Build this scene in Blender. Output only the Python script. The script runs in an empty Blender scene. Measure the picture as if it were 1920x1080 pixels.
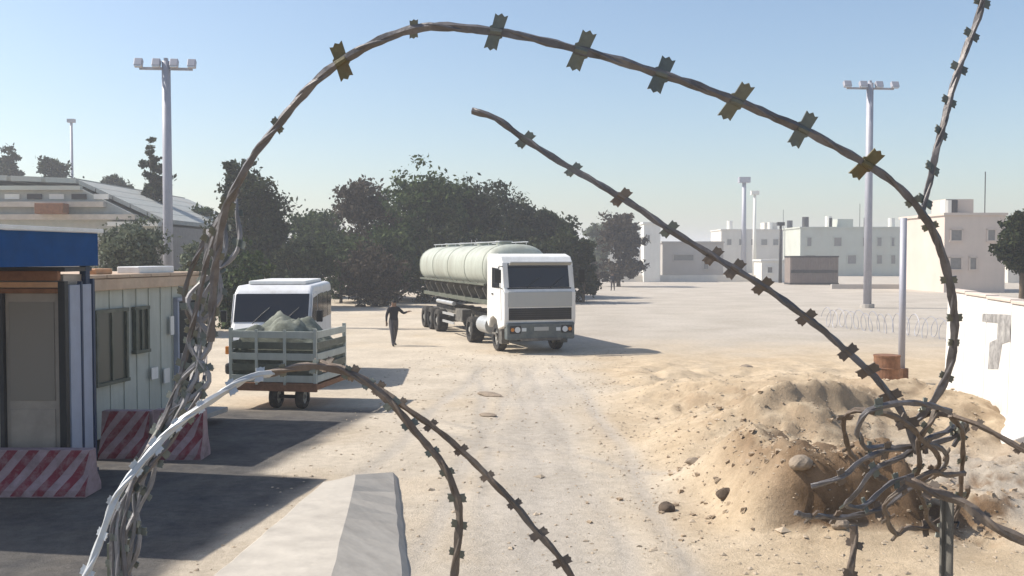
import bpy, math, random
from mathutils import Vector, Matrix
import numpy as np
R = math.radians
rnd = random.Random(7)
SC = bpy.context.scene
COL = SC.collection

# ------------------------------------------------------------------ camera, sky, sun, exposure
CAM_H = 3.35
F = 1800.0
PITCH = math.atan(60 / F)
cam_d = bpy.data.cameras.new('camera'); cam = bpy.data.objects.new('camera', cam_d); COL.objects.link(cam)
cam.location = (0, 0, CAM_H); cam.rotation_euler = (R(90) - PITCH, 0, 0)
cam_d.sensor_width = 36; cam_d.lens = F / 1920 * 36
cam_d.clip_start = 0.05; cam_d.clip_end = 9000
SC.camera = cam

SUN_EL = R(46); SX, SY = -0.985, 0.17
sun_vec = Vector((SX * math.cos(SUN_EL), SY * math.cos(SUN_EL), math.sin(SUN_EL))).normalized()
w = bpy.data.worlds.new('World'); SC.world = w; w.use_nodes = True
nt = w.node_tree; nt.nodes.clear()
sky = nt.nodes.new('ShaderNodeTexSky'); sky.sky_type = 'NISHITA'; sky.sun_disc = False
sky.sun_elevation = SUN_EL; sky.sun_rotation = math.atan2(SX, SY)
sky.altitude = 0; sky.air_density = 1.1; sky.dust_density = 1.4; sky.ozone_density = 2.2
bg = nt.nodes.new('ShaderNodeBackground'); bg.inputs['Strength'].default_value = 0.124
wo = nt.nodes.new('ShaderNodeOutputWorld')
nt.links.new(sky.outputs[0], bg.inputs[0]); nt.links.new(bg.outputs[0], wo.inputs[0])
sl = bpy.data.lights.new('sun', 'SUN'); so = bpy.data.objects.new('sun', sl); COL.objects.link(so)
sl.energy = 5.0; sl.angle = R(0.55); sl.color = (1.0, 0.94, 0.85)
so.rotation_euler = sun_vec.to_track_quat('Z', 'Y').to_euler()
SC.view_settings.view_transform = 'Standard'; SC.view_settings.look = 'None'
SC.view_settings.exposure = 0.38; SC.view_settings.gamma = 1
SC.view_settings.use_curve_mapping = False
SC.cycles.max_bounces = 8; SC.cycles.volume_bounces = 1

# ------------------------------------------------------------------ helpers
_ct, _st = math.cos(PITCH), math.sin(PITCH)
def ray(px, py):
    a = (px - 960) / F; b = -(py - 540) / F
    return Vector((a, _ct + b * _st, -_st + b * _ct))
def P(px, py, Y):
    r = ray(px, py); return Vector((0, 0, CAM_H)) + r * (Y / r.y)
def G(px, py, z=0.0):
    r = ray(px, py); return Vector((0, 0, CAM_H)) + r * ((z - CAM_H) / r.z)
def XZ(px, py, Y):
    p = P(px, py, Y); return p.x, p.z

def nn(t, kind, **kw):
    n = t.nodes.new(kind)
    for k, v in kw.items():
        if hasattr(n, k): setattr(n, k, v)
        else: n.inputs[k].default_value = v
    return n
def base_mat(name):
    m = bpy.data.materials.new(name); m.use_nodes = True
    return m, m.node_tree, m.node_tree.nodes['Principled BSDF']
def mat(name, col, rough=0.7, metal=0.0, var=0.18, scale=3.0, dirt=None, dirt_amt=0.5, dirt_scale=1.2, bump=0.1, bscale=30.0, spec=0.4, streak=False, coat=0.0):
    m, t, b = base_mat(name)
    b.inputs['Roughness'].default_value = rough; b.inputs['Metallic'].default_value = metal
    b.inputs['Specular IOR Level'].default_value = spec; b.inputs['Coat Weight'].default_value = coat
    tc = nn(t, 'ShaderNodeTexCoord')
    n1 = nn(t, 'ShaderNodeTexNoise'); n1.inputs['Scale'].default_value = scale; n1.inputs['Detail'].default_value = 8; n1.inputs['Roughness'].default_value = 0.65
    t.links.new(tc.outputs['Object'], n1.inputs['Vector'])
    r1 = nn(t, 'ShaderNodeMapRange'); r1.inputs['From Min'].default_value = 0.3; r1.inputs['From Max'].default_value = 0.7
    r1.inputs['To Min'].default_value = 1 - var; r1.inputs['To Max'].default_value = 1 + var
    t.links.new(n1.outputs['Fac'], r1.inputs['Value'])
    mx = nn(t, 'ShaderNodeMix', data_type='RGBA', blend_type='MULTIPLY'); mx.inputs['Factor'].default_value = 1
    mx.inputs['A'].default_value = (*col, 1); t.links.new(r1.outputs[0], mx.inputs['B'])
    out = mx.outputs['Result']
    if dirt:
        mp = nn(t, 'ShaderNodeMapping'); mp.inputs['Scale'].default_value = (1, 1, 0.15) if streak else (1, 1, 1)
        t.links.new(tc.outputs['Object'], mp.inputs['Vector'])
        n2 = nn(t, 'ShaderNodeTexNoise'); n2.inputs['Scale'].default_value = dirt_scale; n2.inputs['Detail'].default_value = 10; n2.inputs['Roughness'].default_value = 0.7
        t.links.new(mp.outputs[0], n2.inputs['Vector'])
        r2 = nn(t, 'ShaderNodeMapRange'); r2.inputs['From Min'].default_value = 0.45; r2.inputs['From Max'].default_value = 0.72; r2.inputs['To Max'].default_value = dirt_amt
        t.links.new(n2.outputs['Fac'], r2.inputs['Value'])
        m2 = nn(t, 'ShaderNodeMix', data_type='RGBA'); m2.inputs['B'].default_value = (*dirt, 1)
        t.links.new(r2.outputs[0], m2.inputs['Factor']); t.links.new(out, m2.inputs['A']); out = m2.outputs['Result']
    t.links.new(out, b.inputs['Base Color'])
    if bump:
        n3 = nn(t, 'ShaderNodeTexNoise'); n3.inputs['Scale'].default_value = bscale; n3.inputs['Detail'].default_value = 6
        t.links.new(tc.outputs['Object'], n3.inputs['Vector'])
        bp = nn(t, 'ShaderNodeBump'); bp.inputs['Strength'].default_value = bump; bp.inputs['Distance'].default_value = 0.02
        t.links.new(n3.outputs['Fac'], bp.inputs['Height']); t.links.new(bp.outputs[0], b.inputs['Normal'])
    return m
def leaf_mat(name, c1, c2, c3):
    m, t, b = base_mat(name); b.inputs['Roughness'].default_value = 0.75; b.inputs['Specular IOR Level'].default_value = 0.15
    g = nn(t, 'ShaderNodeNewGeometry'); tc = nn(t, 'ShaderNodeTexCoord')
    n = nn(t, 'ShaderNodeTexNoise'); n.inputs['Scale'].default_value = 0.7; n.inputs['Detail'].default_value = 4
    t.links.new(tc.outputs['Object'], n.inputs['Vector'])
    ad = nn(t, 'ShaderNodeMath', operation='MULTIPLY_ADD'); ad.inputs[1].default_value = 0.55
    t.links.new(g.outputs['Random Per Island'], ad.inputs[0])
    ml = nn(t, 'ShaderNodeMath', operation='MULTIPLY'); ml.inputs[1].default_value = 0.6; t.links.new(n.outputs['Fac'], ml.inputs[0]); t.links.new(ml.outputs[0], ad.inputs[2])
    cr = nn(t, 'ShaderNodeValToRGB'); cr.color_ramp.elements[0].color = (*c1, 1); cr.color_ramp.elements[0].position = 0.2
    cr.color_ramp.elements[1].color = (*c3, 1); cr.color_ramp.elements[1].position = 0.85
    e = cr.color_ramp.elements.new(0.5); e.color = (*c2, 1)
    t.links.new(ad.outputs[0], cr.inputs[0]); t.links.new(cr.outputs[0], b.inputs['Base Color'])
    tr = nn(t, 'ShaderNodeBsdfTranslucent'); t.links.new(cr.outputs[0], tr.inputs['Color'])
    ms = nn(t, 'ShaderNodeMixShader'); ms.inputs[0].default_value = 0.18
    t.links.new(b.outputs[0], ms.inputs[1]); t.links.new(tr.outputs[0], ms.inputs[2])
    t.links.new(ms.outputs[0], t.nodes['Material Output'].inputs['Surface'])
    return m
def glass_mat(name, col=(0.012, 0.013, 0.016), rough=0.12):
    m, t, b = base_mat(name); b.inputs['Base Color'].default_value = (*col, 1)
    b.inputs['Roughness'].default_value = rough; b.inputs['Specular IOR Level'].default_value = 0.6
    return m

class MB:
    def __init__(s): s.v = []; s.f = []; s.mi = []
    def add(s, vs, fs, mi=0):
        o = len(s.v); s.v += [tuple(v) for v in vs]; s.f += [tuple(i + o for i in f) for f in fs]; s.mi += [mi] * len(fs); return s
    def box(s, c, d, rz=0, rx=0, ry=0, mi=0, taper=(1, 1)):
        hx, hy, hz = d[0] / 2, d[1] / 2, d[2] / 2
        vs = []
        M = Matrix.Rotation(rz, 3, 'Z') @ Matrix.Rotation(ry, 3, 'Y') @ Matrix.Rotation(rx, 3, 'X')
        for z in (-1, 1):
            tx, ty = taper if z > 0 else (1, 1)
            for x, y in ((-1, -1), (1, -1), (1, 1), (-1, 1)):
                vs.append(M @ Vector((x * hx * tx, y * hy * ty, z * hz)) + Vector(c))
        return s.add(vs, [(3, 2, 1, 0), (4, 5, 6, 7), (0, 1, 5, 4), (1, 2, 6, 5), (2, 3, 7, 6), (3, 0, 4, 7)], mi)
    def prism(s, poly, a, b, axis='x', mi=0):
        # poly: list of 2D points; extruded along axis from a to b
        n = len(poly); vs = []
        for k in (a, b):
            for (u, v) in poly:
                vs.append({'x': (k, u, v), 'y': (u, k, v), 'z': (u, v, k)}[axis])
        fs = [tuple(range(n)), tuple(range(2 * n - 1, n - 1, -1))]
        for i in range(n):
            j = (i + 1) % n; fs.append((i, i + n, j + n, j))
        return s.add(vs, fs, mi)
    def tube(s, pts, r, n=8, caps=True, mi=0, flat=1.0):
        pts = [Vector(p) for p in pts]; rs = r if isinstance(r, (list, tuple)) else [r] * len(pts)
        prev = None; vs = []
        for i, p in enumerate(pts):
            t = (pts[min(i + 1, len(pts) - 1)] - pts[max(i - 1, 0)]).normalized()
            if prev is None:
                u = t.orthogonal().normalized()
            else:
                u = (prev - t * prev.dot(t)); u = u.normalized() if u.length > 1e-6 else t.orthogonal().normalized()
            prev = u; v = t.cross(u)
            for k in range(n):
                a = 2 * math.pi * k / n; vs.append(p + (u * math.cos(a) + v * math.sin(a) * flat) * rs[i])
        fs = []
        for i in range(len(pts) - 1):
            for k in range(n):
                a = i * n + k; b = i * n + (k + 1) % n; fs.append((a, b, b + n, a + n))
        if caps: fs += [tuple(range(n - 1, -1, -1)), tuple(range((len(pts) - 1) * n, len(pts) * n))]
        return s.add(vs, fs, mi)
    def cyl(s, p0, p1, r, n=16, r1=None, mi=0): return s.tube([p0, p1], [r, r if r1 is None else r1], n, mi=mi)
    def build(s, name, m, parent=None, bevel=0, smooth=False, loc=None, kind=None, seg=2):
        me = bpy.data.meshes.new(name); me.from_pydata(s.v, [], s.f)
        for x in (m if isinstance(m, (list, tuple)) else [m]): me.materials.append(x)
        me.polygons.foreach_set('material_index', s.mi)
        import bmesh
        bm = bmesh.new(); bm.from_mesh(me); bmesh.ops.recalc_face_normals(bm, faces=bm.faces); bm.to_mesh(me); bm.free()
        o = bpy.data.objects.new(name, me); COL.objects.link(o)
        if parent: o.parent = parent
        if loc is not None: o.location = loc
        if kind: o['kind'] = kind
        if smooth:
            for p_ in me.polygons: p_.use_smooth = True
        if bevel:
            md = o.modifiers.new('bevel', 'BEVEL'); md.width = bevel; md.segments = seg; md.limit_method = 'ANGLE'; md.angle_limit = R(35)
        return o
def raw_mesh(name, verts, faces, m, parent=None, kind=None, smooth=False):
    me = bpy.data.meshes.new(name); me.from_pydata(verts, [], faces)
    for x in (m if isinstance(m, (list, tuple)) else [m]): me.materials.append(x)
    o = bpy.data.objects.new(name, me); COL.objects.link(o)
    if parent: o.parent = parent
    if kind: o['kind'] = kind
    if smooth:
        for p_ in me.polygons: p_.use_smooth = True
    return o
def thing(name, label, cat, loc=(0, 0, 0), rz=0, group=None):
    o = bpy.data.objects.new(name, None); COL.objects.link(o); o.location = loc; o.rotation_euler = (0, 0, rz)
    o['label'] = label; o['category'] = cat
    if group: o['group'] = group
    o.empty_display_size = 0.3
    return o
def tag(o, label, cat, group=None):
    o['label'] = label; o['category'] = cat
    if group: o['group'] = group
    return o
def part_copy(src, parent, loc=None, rot=None, mw=None):
    c = src.copy(); COL.objects.link(c); c.parent = parent
    if loc is not None: c.location = loc
    if rot is not None: c.rotation_euler = rot
    if mw is not None: c.matrix_local = mw
    return c
def copy_tree(o, parent=None):
    c = o.copy(); COL.objects.link(c)
    if parent: c.parent = parent
    for ch in list(o.children): copy_tree(ch, c)
    return c
def catmull(pts, step):
    pts = [Vector(p) for p in pts]
    ext = [pts[0] * 2 - pts[1]] + pts + [pts[-1] * 2 - pts[-2]]
    out = []
    for i in range(1, len(ext) - 2):
        p0, p1, p2, p3 = ext[i - 1:i + 3]
        n = max(2, int((p2 - p1).length / step))
        for k in range(n):
            t = k / n
            out.append(0.5 * ((2 * p1) + (p2 - p0) * t + (2 * p0 - 5 * p1 + 4 * p2 - p3) * t * t + (3 * p1 - p0 - 3 * p2 + p3) * t ** 3))
    out.append(pts[-1]); return out
def sstep(a, b, x):
    t = np.clip((x - a) / (b - a), 0, 1); return t * t * (3 - 2 * t)

# numpy value noise
_g = np.random.RandomState(3).rand(256, 256)
def vnoise(x, y):
    xi = np.floor(x).astype(int); yi = np.floor(y).astype(int); fx = x - xi; fy = y - yi
    fx = fx * fx * (3 - 2 * fx); fy = fy * fy * (3 - 2 * fy)
    g = lambda a, b: _g[a % 256, b % 256]
    return (g(xi, yi) * (1 - fx) + g(xi + 1, yi) * fx) * (1 - fy) + (g(xi, yi + 1) * (1 - fx) + g(xi + 1, yi + 1) * fx) * fy
def fbm(x, y, o=4):
    s = 0; a = 1; t = 0
    for i in range(o): s = s + a * vnoise(x * 2 ** i + 17 * i, y * 2 ** i + 5 * i); t += a; a *= 0.5
    return s / t

# ------------------------------------------------------------------ ground
def mound(x, y, cx, cy, rx, ry, rot, p=1.0):
    dx = x - cx; dy = y - cy; c, s = math.cos(rot), math.sin(rot)
    u = (dx * c + dy * s) / rx; v = (-dx * s + dy * c) / ry
    d = np.sqrt(u * u + v * v); return np.clip(1 - d, 0, 1) ** p
TRACKS = [(-.2, -.035, -.0004), (1.25, -.035, -.0004), (.35, .03, -.003), (1.85, .03, -.003), (-1.1, .06, .002), (-2.55, .06, .002)]
def height(x, y):
    x = np.asarray(x, float); y = np.asarray(y, float)
    near = sstep(60, 30, y) * sstep(2, 5, y)
    h = (fbm(x * 1.3, y * 1.3) - 0.5) * 0.035 * near
    rough = sstep(1.6, 3.6, x - 0.02 * y) * sstep(34, 24, y) * sstep(12, 9.5, x)
    h = h + rough * ((fbm(x * 0.9 + 9, y * 0.9, 5) - 0.42) * 0.62 + (fbm(x * 3.5, y * 3.5, 4) - .5) * 0.17) * sstep(9.5, 12, y)
    # broad sand mound
    h = h + 0.75 * sstep(0, 1, mound(x, y, 7.2, 19.5, 4.6, 4.0, 0.2)) + 0.5 * sstep(0, 1, mound(x, y, 4.6, 22.0, 3.0, 2.6, 0.3))
    h = h + 0.62 * sstep(0, 1, mound(x, y, 4.4, 16.6, 2.9, 2.2, -0.1)) + 0.45 * sstep(0, 1, mound(x, y, 3.4, 13.9, 1.5, 1.3, 0.2))
    # cut bank: rises slowly from the far side and drops steeply towards the camera
    edge = 11.25 + 0.04 * (x - 3.0) + 0.30 * (fbm(x * 1.1 + 3, x * 0 + 2.0) - 0.5)
    side = sstep(2.5, 3.5, x + 0.0) * sstep(5.15, 4.75, x)
    bank = sstep(edge - 0.02, edge + 0.30, y) * sstep(15.5, 12.0, y)
    h = h + side * bank * (0.78 + 0.4 * (fbm(x * 2, y * 2) - 0.5))
    # second smaller scarp further back
    e2 = 16.3 + 0.35 * (x - 4.4)
    h = h + sstep(4.0, 5.0, x) * sstep(7.2, 6.0, x) * sstep(e2, e2 + 0.35, y) * sstep(20, 17, y) * 0.38
    lump = sstep(2.4, 3.6, x) * sstep(22, 19, y) * sstep(10.9, 11.4, y) * sstep(9.5, 8, x)
    h = h + lump * (np.abs(fbm(x * 4.1 + 5, y * 4.1 + 2, 4) - .5) * 0.24 + np.clip(fbm(x * 7.3, y * 7.3 + 9, 2) - .58, 0, 1) * .32)
    # wheel ruts
    for x0, kk, cv in TRACKS:
        lx = x0 + kk * (y - 10) + cv * (y - 10) ** 2 + 0.06 * np.sin(y * .9 + x0 * 3)
        h = h - 0.018 * np.exp(-((x - lx) / 0.12) ** 2) * sstep(31, 27, y)
    for off in (0.0, 0.9):
        lx = -1.6 + (18.5 - y) * 0.75 + off
        h = h - 0.022 * np.exp(-((x - lx) / 0.14) ** 2) * sstep(20, 18.6, y) * sstep(13.6, 15, y)
    return h
def axis(lo, f0, f1, step, hi, g=1.18):
    a = list(np.arange(f0, f1 + step * .5, step)); s = step; v = f1
    while v < hi: s *= g; v += s; a.append(v)
    s = step; v = f0; pre = []
    while v > lo: s *= g; v -= s; pre.append(v)
    return np.array(pre[::-1] + a)
xs = axis(-4000, -9, 13, 0.11, 4000); ys = axis(-300, 8.5, 30, 0.11, 6000, 1.12)
X, Y = np.meshgrid(xs, ys)
Z = height(X, Y)
verts = np.stack([X.ravel(), Y.ravel(), Z.ravel()], 1)
nx, ny = len(xs), len(ys)
ii = np.arange(nx - 1)[None, :] + nx * np.arange(ny - 1)[:, None]
faces = np.stack([ii, ii + 1, ii + nx + 1, ii + nx], -1).reshape(-1, 4)

def ground_mat():
    m, t, b = base_mat('dusty_sand'); b.inputs['Roughness'].default_value = 0.95; b.inputs['Specular IOR Level'].default_value = 0.1
    at = nn(t, 'ShaderNodeAttribute', attribute_name='zone'); sp = nn(t, 'ShaderNodeSeparateColor'); t.links.new(at.outputs['Color'], sp.inputs[0])
    tc = nn(t, 'ShaderNodeTexCoord')
    def noise(sc, det=8, ro=0.6, vec=None):
        n = nn(t, 'ShaderNodeTexNoise'); n.inputs['Scale'].default_value = sc; n.inputs['Detail'].default_value = det; n.inputs['Roughness'].default_value = ro
        t.links.new(vec or tc.outputs['Object'], n.inputs['Vector']); return n.outputs['Fac']
    def ramp(fac, c1, c2, p0=0.35, p1=0.65):
        r = nn(t, 'ShaderNodeValToRGB'); r.color_ramp.elements[0].color = (*c1, 1); r.color_ramp.elements[1].color = (*c2, 1)
        r.color_ramp.elements[0].position = p0; r.color_ramp.elements[1].position = p1; t.links.new(fac, r.inputs[0]); return r.outputs[0]
    def mixc(f, a, b_, bt='MIX'):
        x = nn(t, 'ShaderNodeMix', data_type='RGBA', blend_type=bt)
        if isinstance(f, float): x.inputs['Factor'].default_value = f
        else: t.links.new(f, x.inputs['Factor'])
        t.links.new(a, x.inputs['A']); t.links.new(b_, x.inputs['B']); return x.outputs['Result']
    pale = ramp(noise(0.5), (0.45, 0.39, 0.31), (0.56, 0.49, 0.395))
    sand = ramp(noise(0.8), (0.44, 0.345, 0.235), (0.55, 0.445, 0.315))
    soil = ramp(noise(2.0), (0.11, 0.067, 0.036), (0.25, 0.165, 0.10))
    grey = ramp(noise(0.3), (0.355, 0.32, 0.275), (0.455, 0.415, 0.365))
    c = mixc(sp.outputs[0], pale, sand); c = mixc(sp.outputs[2], c, grey); c = mixc(sp.outputs[1], c, soil)
    shade_col = ramp(noise(1.5), (0.045, 0.047, 0.053), (0.075, 0.076, 0.08))
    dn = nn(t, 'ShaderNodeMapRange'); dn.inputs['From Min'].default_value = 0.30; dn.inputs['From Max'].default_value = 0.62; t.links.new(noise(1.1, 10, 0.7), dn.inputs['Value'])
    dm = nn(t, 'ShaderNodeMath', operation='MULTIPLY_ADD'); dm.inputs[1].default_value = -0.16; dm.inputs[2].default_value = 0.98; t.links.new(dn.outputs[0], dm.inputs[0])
    # asphalt-dark colour painted to deepen booth and cabin shadows; noise breaks it up
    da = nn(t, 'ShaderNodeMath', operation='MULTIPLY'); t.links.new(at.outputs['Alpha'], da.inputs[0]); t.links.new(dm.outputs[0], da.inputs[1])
    c = mixc(da.outputs[0], c, shade_col)
    sm = ramp(noise(6, 10, 0.75), (0.80, 0.79, 0.77), (1.07, 1.06, 1.05), 0.3, 0.6)
    c = mixc(1.0, c, sm, 'MULTIPLY')
    fine = ramp(noise(70, 4, 0.7), (0.86, 0.85, 0.83), (1.08, 1.08, 1.08), 0.3, 0.6)
    c = mixc(1.0, c, fine, 'MULTIPLY')
    t.links.new(c, b.inputs['Base Color'])
    bp = nn(t, 'ShaderNodeBump'); bp.inputs['Strength'].default_value = 0.8; bp.inputs['Distance'].default_value = 0.04
    t.links.new(noise(22, 10, 0.75), bp.inputs['Height']); t.links.new(bp.outputs[0], b.inputs['Normal'])
    return m
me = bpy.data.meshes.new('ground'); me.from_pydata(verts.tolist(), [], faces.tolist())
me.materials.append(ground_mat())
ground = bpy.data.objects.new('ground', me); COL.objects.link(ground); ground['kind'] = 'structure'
for p_ in me.polygons: p_.use_smooth = True
x, y = X.ravel(), Y.ravel(); n1 = fbm(x * 0.5 + 31, y * 0.5 + 7); n2 = fbm(x * 1.7 + 3, y * 1.7 + 70)
sandz = sstep(0.6, 2.6, x - 0.02 * y + (n1 - .5) * 2.2) * sstep(46, 28, y)
sandz = np.maximum(sandz, 0.35 * sstep(0.55, 0.75, n1))
greyz = sstep(0.0, 3.0, x - (y - 40) * 0.02) * sstep(30, 42, y + (n1 - .5) * 8) * 0.85
greyz = np.maximum(greyz, 0.75 * sstep(1.25, 0.3, np.abs(x - (0.25 + (y - 12) * 0.03)) + (n1 - .5) * 0.9) * sstep(30, 22, y))
greyz = np.maximum(greyz, 0.6 * sstep(60, 100, y))
for off in (0.0, 0.9):
    lx = -1.6 + (18.5 - y) * 0.75 + off
    greyz = np.maximum(greyz, 0.75 * np.exp(-((x - lx) / 0.16) ** 2) * sstep(20, 18.6, y) * sstep(13.6, 15, y))
for x0, kk, cv in TRACKS:
    lx = x0 + kk * (y - 10) + cv * (y - 10) ** 2 + 0.06 * np.sin(y * .9 + x0 * 3)
    greyz = np.maximum(greyz, (0.45 + .5 * n2) * np.exp(-((x - lx) / 0.15) ** 2) * sstep(31, 27, y))
gy, gx = np.gradient(Z, ys, xs); slope = np.sqrt(gx ** 2 + gy ** 2).ravel()
soil_shadez = sstep(0.25, 0.7, slope + (n2 - .5) * 0.3) * sstep(2.6, 3.6, x) * sstep(24, 20, y)
soil_shadez = np.maximum(soil_shadez, 0.55 * sstep(0.52, 0.66, n2) * sstep(3.4, 4.6, x) * sstep(20, 18, y) * sstep(10.8, 12, y))
soil_shadez = np.maximum(soil_shadez, 0.85 * sstep(2.9, 3.7, x) * sstep(13.6, 12.6, y + (n2 - .5) * 2) * sstep(11.0, 11.3, y) * sstep(5.6, 5.0, x))  # brown earth whose dark tone also carries the bank's shaded front
soil_shadez = soil_shadez * (0.45 + 0.55 * sstep(15, 13, y))
soil_shadez = np.maximum(soil_shadez, 0.42 * sstep(1.0, .55, np.hypot((x - 5.9) / 1.9, (y - 19.0) / 1.7) + (n2 - .5) * .8))  # dark patch painted to deepen the mound's shaded side
greyz = np.maximum(greyz, 0.7 * sstep(5.6, 6.4, x) * sstep(17, 15, y))
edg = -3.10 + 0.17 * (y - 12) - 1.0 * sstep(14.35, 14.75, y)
shadez = sstep(0.0, -0.45, x - edg + (n2 - .5) * 0.35) * sstep(21.5, 20.5, y)  # zone hugs the canopy and cabin shadows, darkening the ground there
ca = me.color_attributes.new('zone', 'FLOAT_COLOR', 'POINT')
ca.data.foreach_set('color', np.stack([sandz, soil_shadez, greyz, shadez], 1).ravel())

def hz(x, y): return float(height(np.array([x]), np.array([y]))[0])

# ------------------------------------------------------------------ materials
M = {}
M['conc'] = mat('concrete', (0.42, 0.39, 0.35), 0.9, dirt=(0.25, 0.22, 0.18), dirt_amt=0.5, bump=0.3, bscale=40)
M['kerb'] = mat('dusty_block_concrete', (0.46, 0.415, 0.35), 0.95, var=0.10, dirt=(0.27, 0.24, 0.205), dirt_amt=0.6, dirt_scale=1.6, bump=0.25, bscale=9)
M['white'] = mat('white_paint', (0.72, 0.71, 0.68), 0.45, var=0.05, dirt=(0.42, 0.38, 0.31), dirt_amt=0.35, streak=True, dirt_scale=2.5, bump=0.02)
M['whitewall'] = mat('white_limewash', (0.66, 0.63, 0.59), 0.9, var=0.06, dirt=(0.46, 0.41, 0.34), dirt_amt=0.55, dirt_scale=1.4, streak=True, bump=0.2)
M['blue'] = mat('blue_fascia_paint', (0.001, 0.055, 0.19), 0.75, var=0.15, spec=0.15, dirt=(0.02, 0.07, 0.15), dirt_amt=0.3, dirt_scale=2, bump=0.03)
M['navy'] = mat('navy_post_paint', (0.01, 0.03, 0.075), 0.5, var=0.1, bump=0.03)
M['bluegrey'] = mat('blue_grey_panel', (0.30, 0.33, 0.41), 0.55, var=0.06, dirt=(0.2, 0.19, 0.18), dirt_amt=0.35, bump=0.03)
M['taupe'] = mat('taupe_panel', (0.34, 0.285, 0.23), 0.5, var=0.1, dirt=(0.10, 0.10, 0.095), dirt_amt=0.5, dirt_scale=1.0, bump=0.03)
M['wood'] = mat('brown_wood', (0.22, 0.09, 0.035), 0.65, var=0.3, scale=6, bump=0.1)
M['woodlight'] = mat('orange_wood', (0.52, 0.28, 0.14), 0.6, var=0.2, scale=6, bump=0.1)
M['dark'] = mat('dark_metal', (0.03, 0.03, 0.032), 0.6, var=0.2, dirt=(0.12, 0.1, 0.08), dirt_amt=0.4)
M['black'] = mat('black_trim', (0.012, 0.013, 0.014), 0.55, var=0.2, bump=0.05)
M['cabin'] = mat('grey_green_cabin_panel', (0.43, 0.45, 0.40), 0.6, var=0.06, dirt=(0.20, 0.2, 0.17), dirt_amt=0.45, streak=True, dirt_scale=2)
M['roofsheet'] = mat('tan_roof_sheet', (0.50, 0.38, 0.27), 0.7, var=0.15, dirt=(0.35, 0.2, 0.12), dirt_amt=0.5, bump=0.1)
M['red'] = mat('red_barrier_paint', (0.17, 0.012, 0.028), 0.8, var=0.2, dirt=(0.26, 0.17, 0.17), dirt_amt=1.0, dirt_scale=7, bump=0.15)
M['rwhite'] = mat('pinkish_white_paint', (0.33, 0.235, 0.245), 0.85, var=0.15, dirt=(0.12, 0.08, 0.08), dirt_amt=0.8, dirt_scale=4, bump=0.15)
M['olive'] = mat('olive_grey_paint', (0.085, 0.095, 0.072), 0.55, var=0.15, dirt=(0.24, 0.23, 0.18), dirt_amt=0.5, dirt_scale=2, bump=0.04)
M['tyre'] = mat('tyre_rubber', (0.02, 0.02, 0.02), 0.9, var=0.2, dirt=(0.18, 0.15, 0.11), dirt_amt=0.4, dirt_scale=4)
M['rim'] = mat('wheel_rim', (0.35, 0.35, 0.33), 0.5, metal=0.3, dirt=(0.2, 0.16, 0.12), dirt_amt=0.5)
M['boards'] = mat('pale_tank_paint', (0.40, 0.42, 0.36), 0.6, var=0.06, dirt=(0.25, 0.24, 0.19), dirt_amt=0.8, streak=True, dirt_scale=1.8)
M['canvas'] = mat('grey_green_canvas', (0.27, 0.29, 0.24), 0.9, var=0.12, dirt=(0.38, 0.36, 0.3), dirt_amt=0.4, bump=0.4, bscale=4)
M['chassis'] = mat('dusty_chassis', (0.10, 0.095, 0.085), 0.8, var=0.3, dirt=(0.27, 0.24, 0.19), dirt_amt=0.6, dirt_scale=3)
M['silver'] = mat('dusty_aluminium', (0.45, 0.46, 0.46), 0.45, metal=0.4, var=0.1)
M['bumper'] = mat('slate_bumper_paint', (0.075, 0.095, 0.10), 0.5, var=0.12, dirt=(0.25, 0.24, 0.2), dirt_amt=0.4, dirt_scale=3)
M['cabgrey'] = mat('shade_grey_cab_paint', (0.36, 0.37, 0.36), 0.45, var=0.06, dirt=(0.35, 0.33, 0.27), dirt_amt=0.35, dirt_scale=3, bump=0.02)  # greyed cab colour, with the front's shade put into it
M['glass'] = glass_mat('dark_glass')
M['glassg'] = glass_mat('grey_green_glass', (0.06, 0.068, 0.055), 0.35)
M['lens'] = mat('lamp_lens', (0.55, 0.58, 0.6), 0.2, var=0.03, bump=0)
M['amber'] = mat('amber_lens', (0.5, 0.18, 0.02), 0.3, var=0.03, bump=0)
M['galv'] = mat('galvanised_pole', (0.36, 0.36, 0.40), 0.55, metal=0.2, var=0.08, bump=0.02)
M['wire'] = mat('razor_wire_steel', (0.145, 0.135, 0.135), 0.5, metal=0.3, var=0.35, scale=25, dirt=(0.09, 0.07, 0.05), dirt_amt=0.5, dirt_scale=14, bump=0.1, bscale=200)
M['wirerust'] = mat('rusty_razor_wire', (0.16, 0.13, 0.105), 0.65, metal=0.2, var=0.35, scale=25, dirt=(0.10, 0.055, 0.03), dirt_amt=0.7, dirt_scale=12, bump=0.1, bscale=200)
M['wiresunlit'] = mat('sunlit_galvanised_wire', (0.48, 0.49, 0.49), 0.45, metal=0.35, var=0.12, scale=20, bump=0.05, bscale=200)  # paler steel: sunlight on this strand is put into its colour
M['wirelight'] = mat('dull_galvanised_wire', (0.26, 0.25, 0.25), 0.55, metal=0.2, var=0.3, scale=25, dirt=(0.12, 0.10, 0.08), dirt_amt=0.6, dirt_scale=14, bump=0.1, bscale=200)
M['barb'] = mat('barb_steel', (0.15, 0.16, 0.14), 0.45, metal=0.4, var=0.3, scale=40, dirt=(0.12, 0.105, 0.06), dirt_amt=0.7, dirt_scale=30, bump=0.1, bscale=200)
M['barbrust'] = mat('rust_stained_barb', (0.14, 0.125, 0.07), 0.6, metal=0.2, var=0.35, scale=40, dirt=(0.12, 0.065, 0.03), dirt_amt=0.8, dirt_scale=30, bump=0.1, bscale=200)
M['rust'] = mat('rusty_steel', (0.20, 0.10, 0.055), 0.85, var=0.3, scale=8, dirt=(0.10, 0.05, 0.03), dirt_amt=0.6, dirt_scale=6, bump=0.3)
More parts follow.
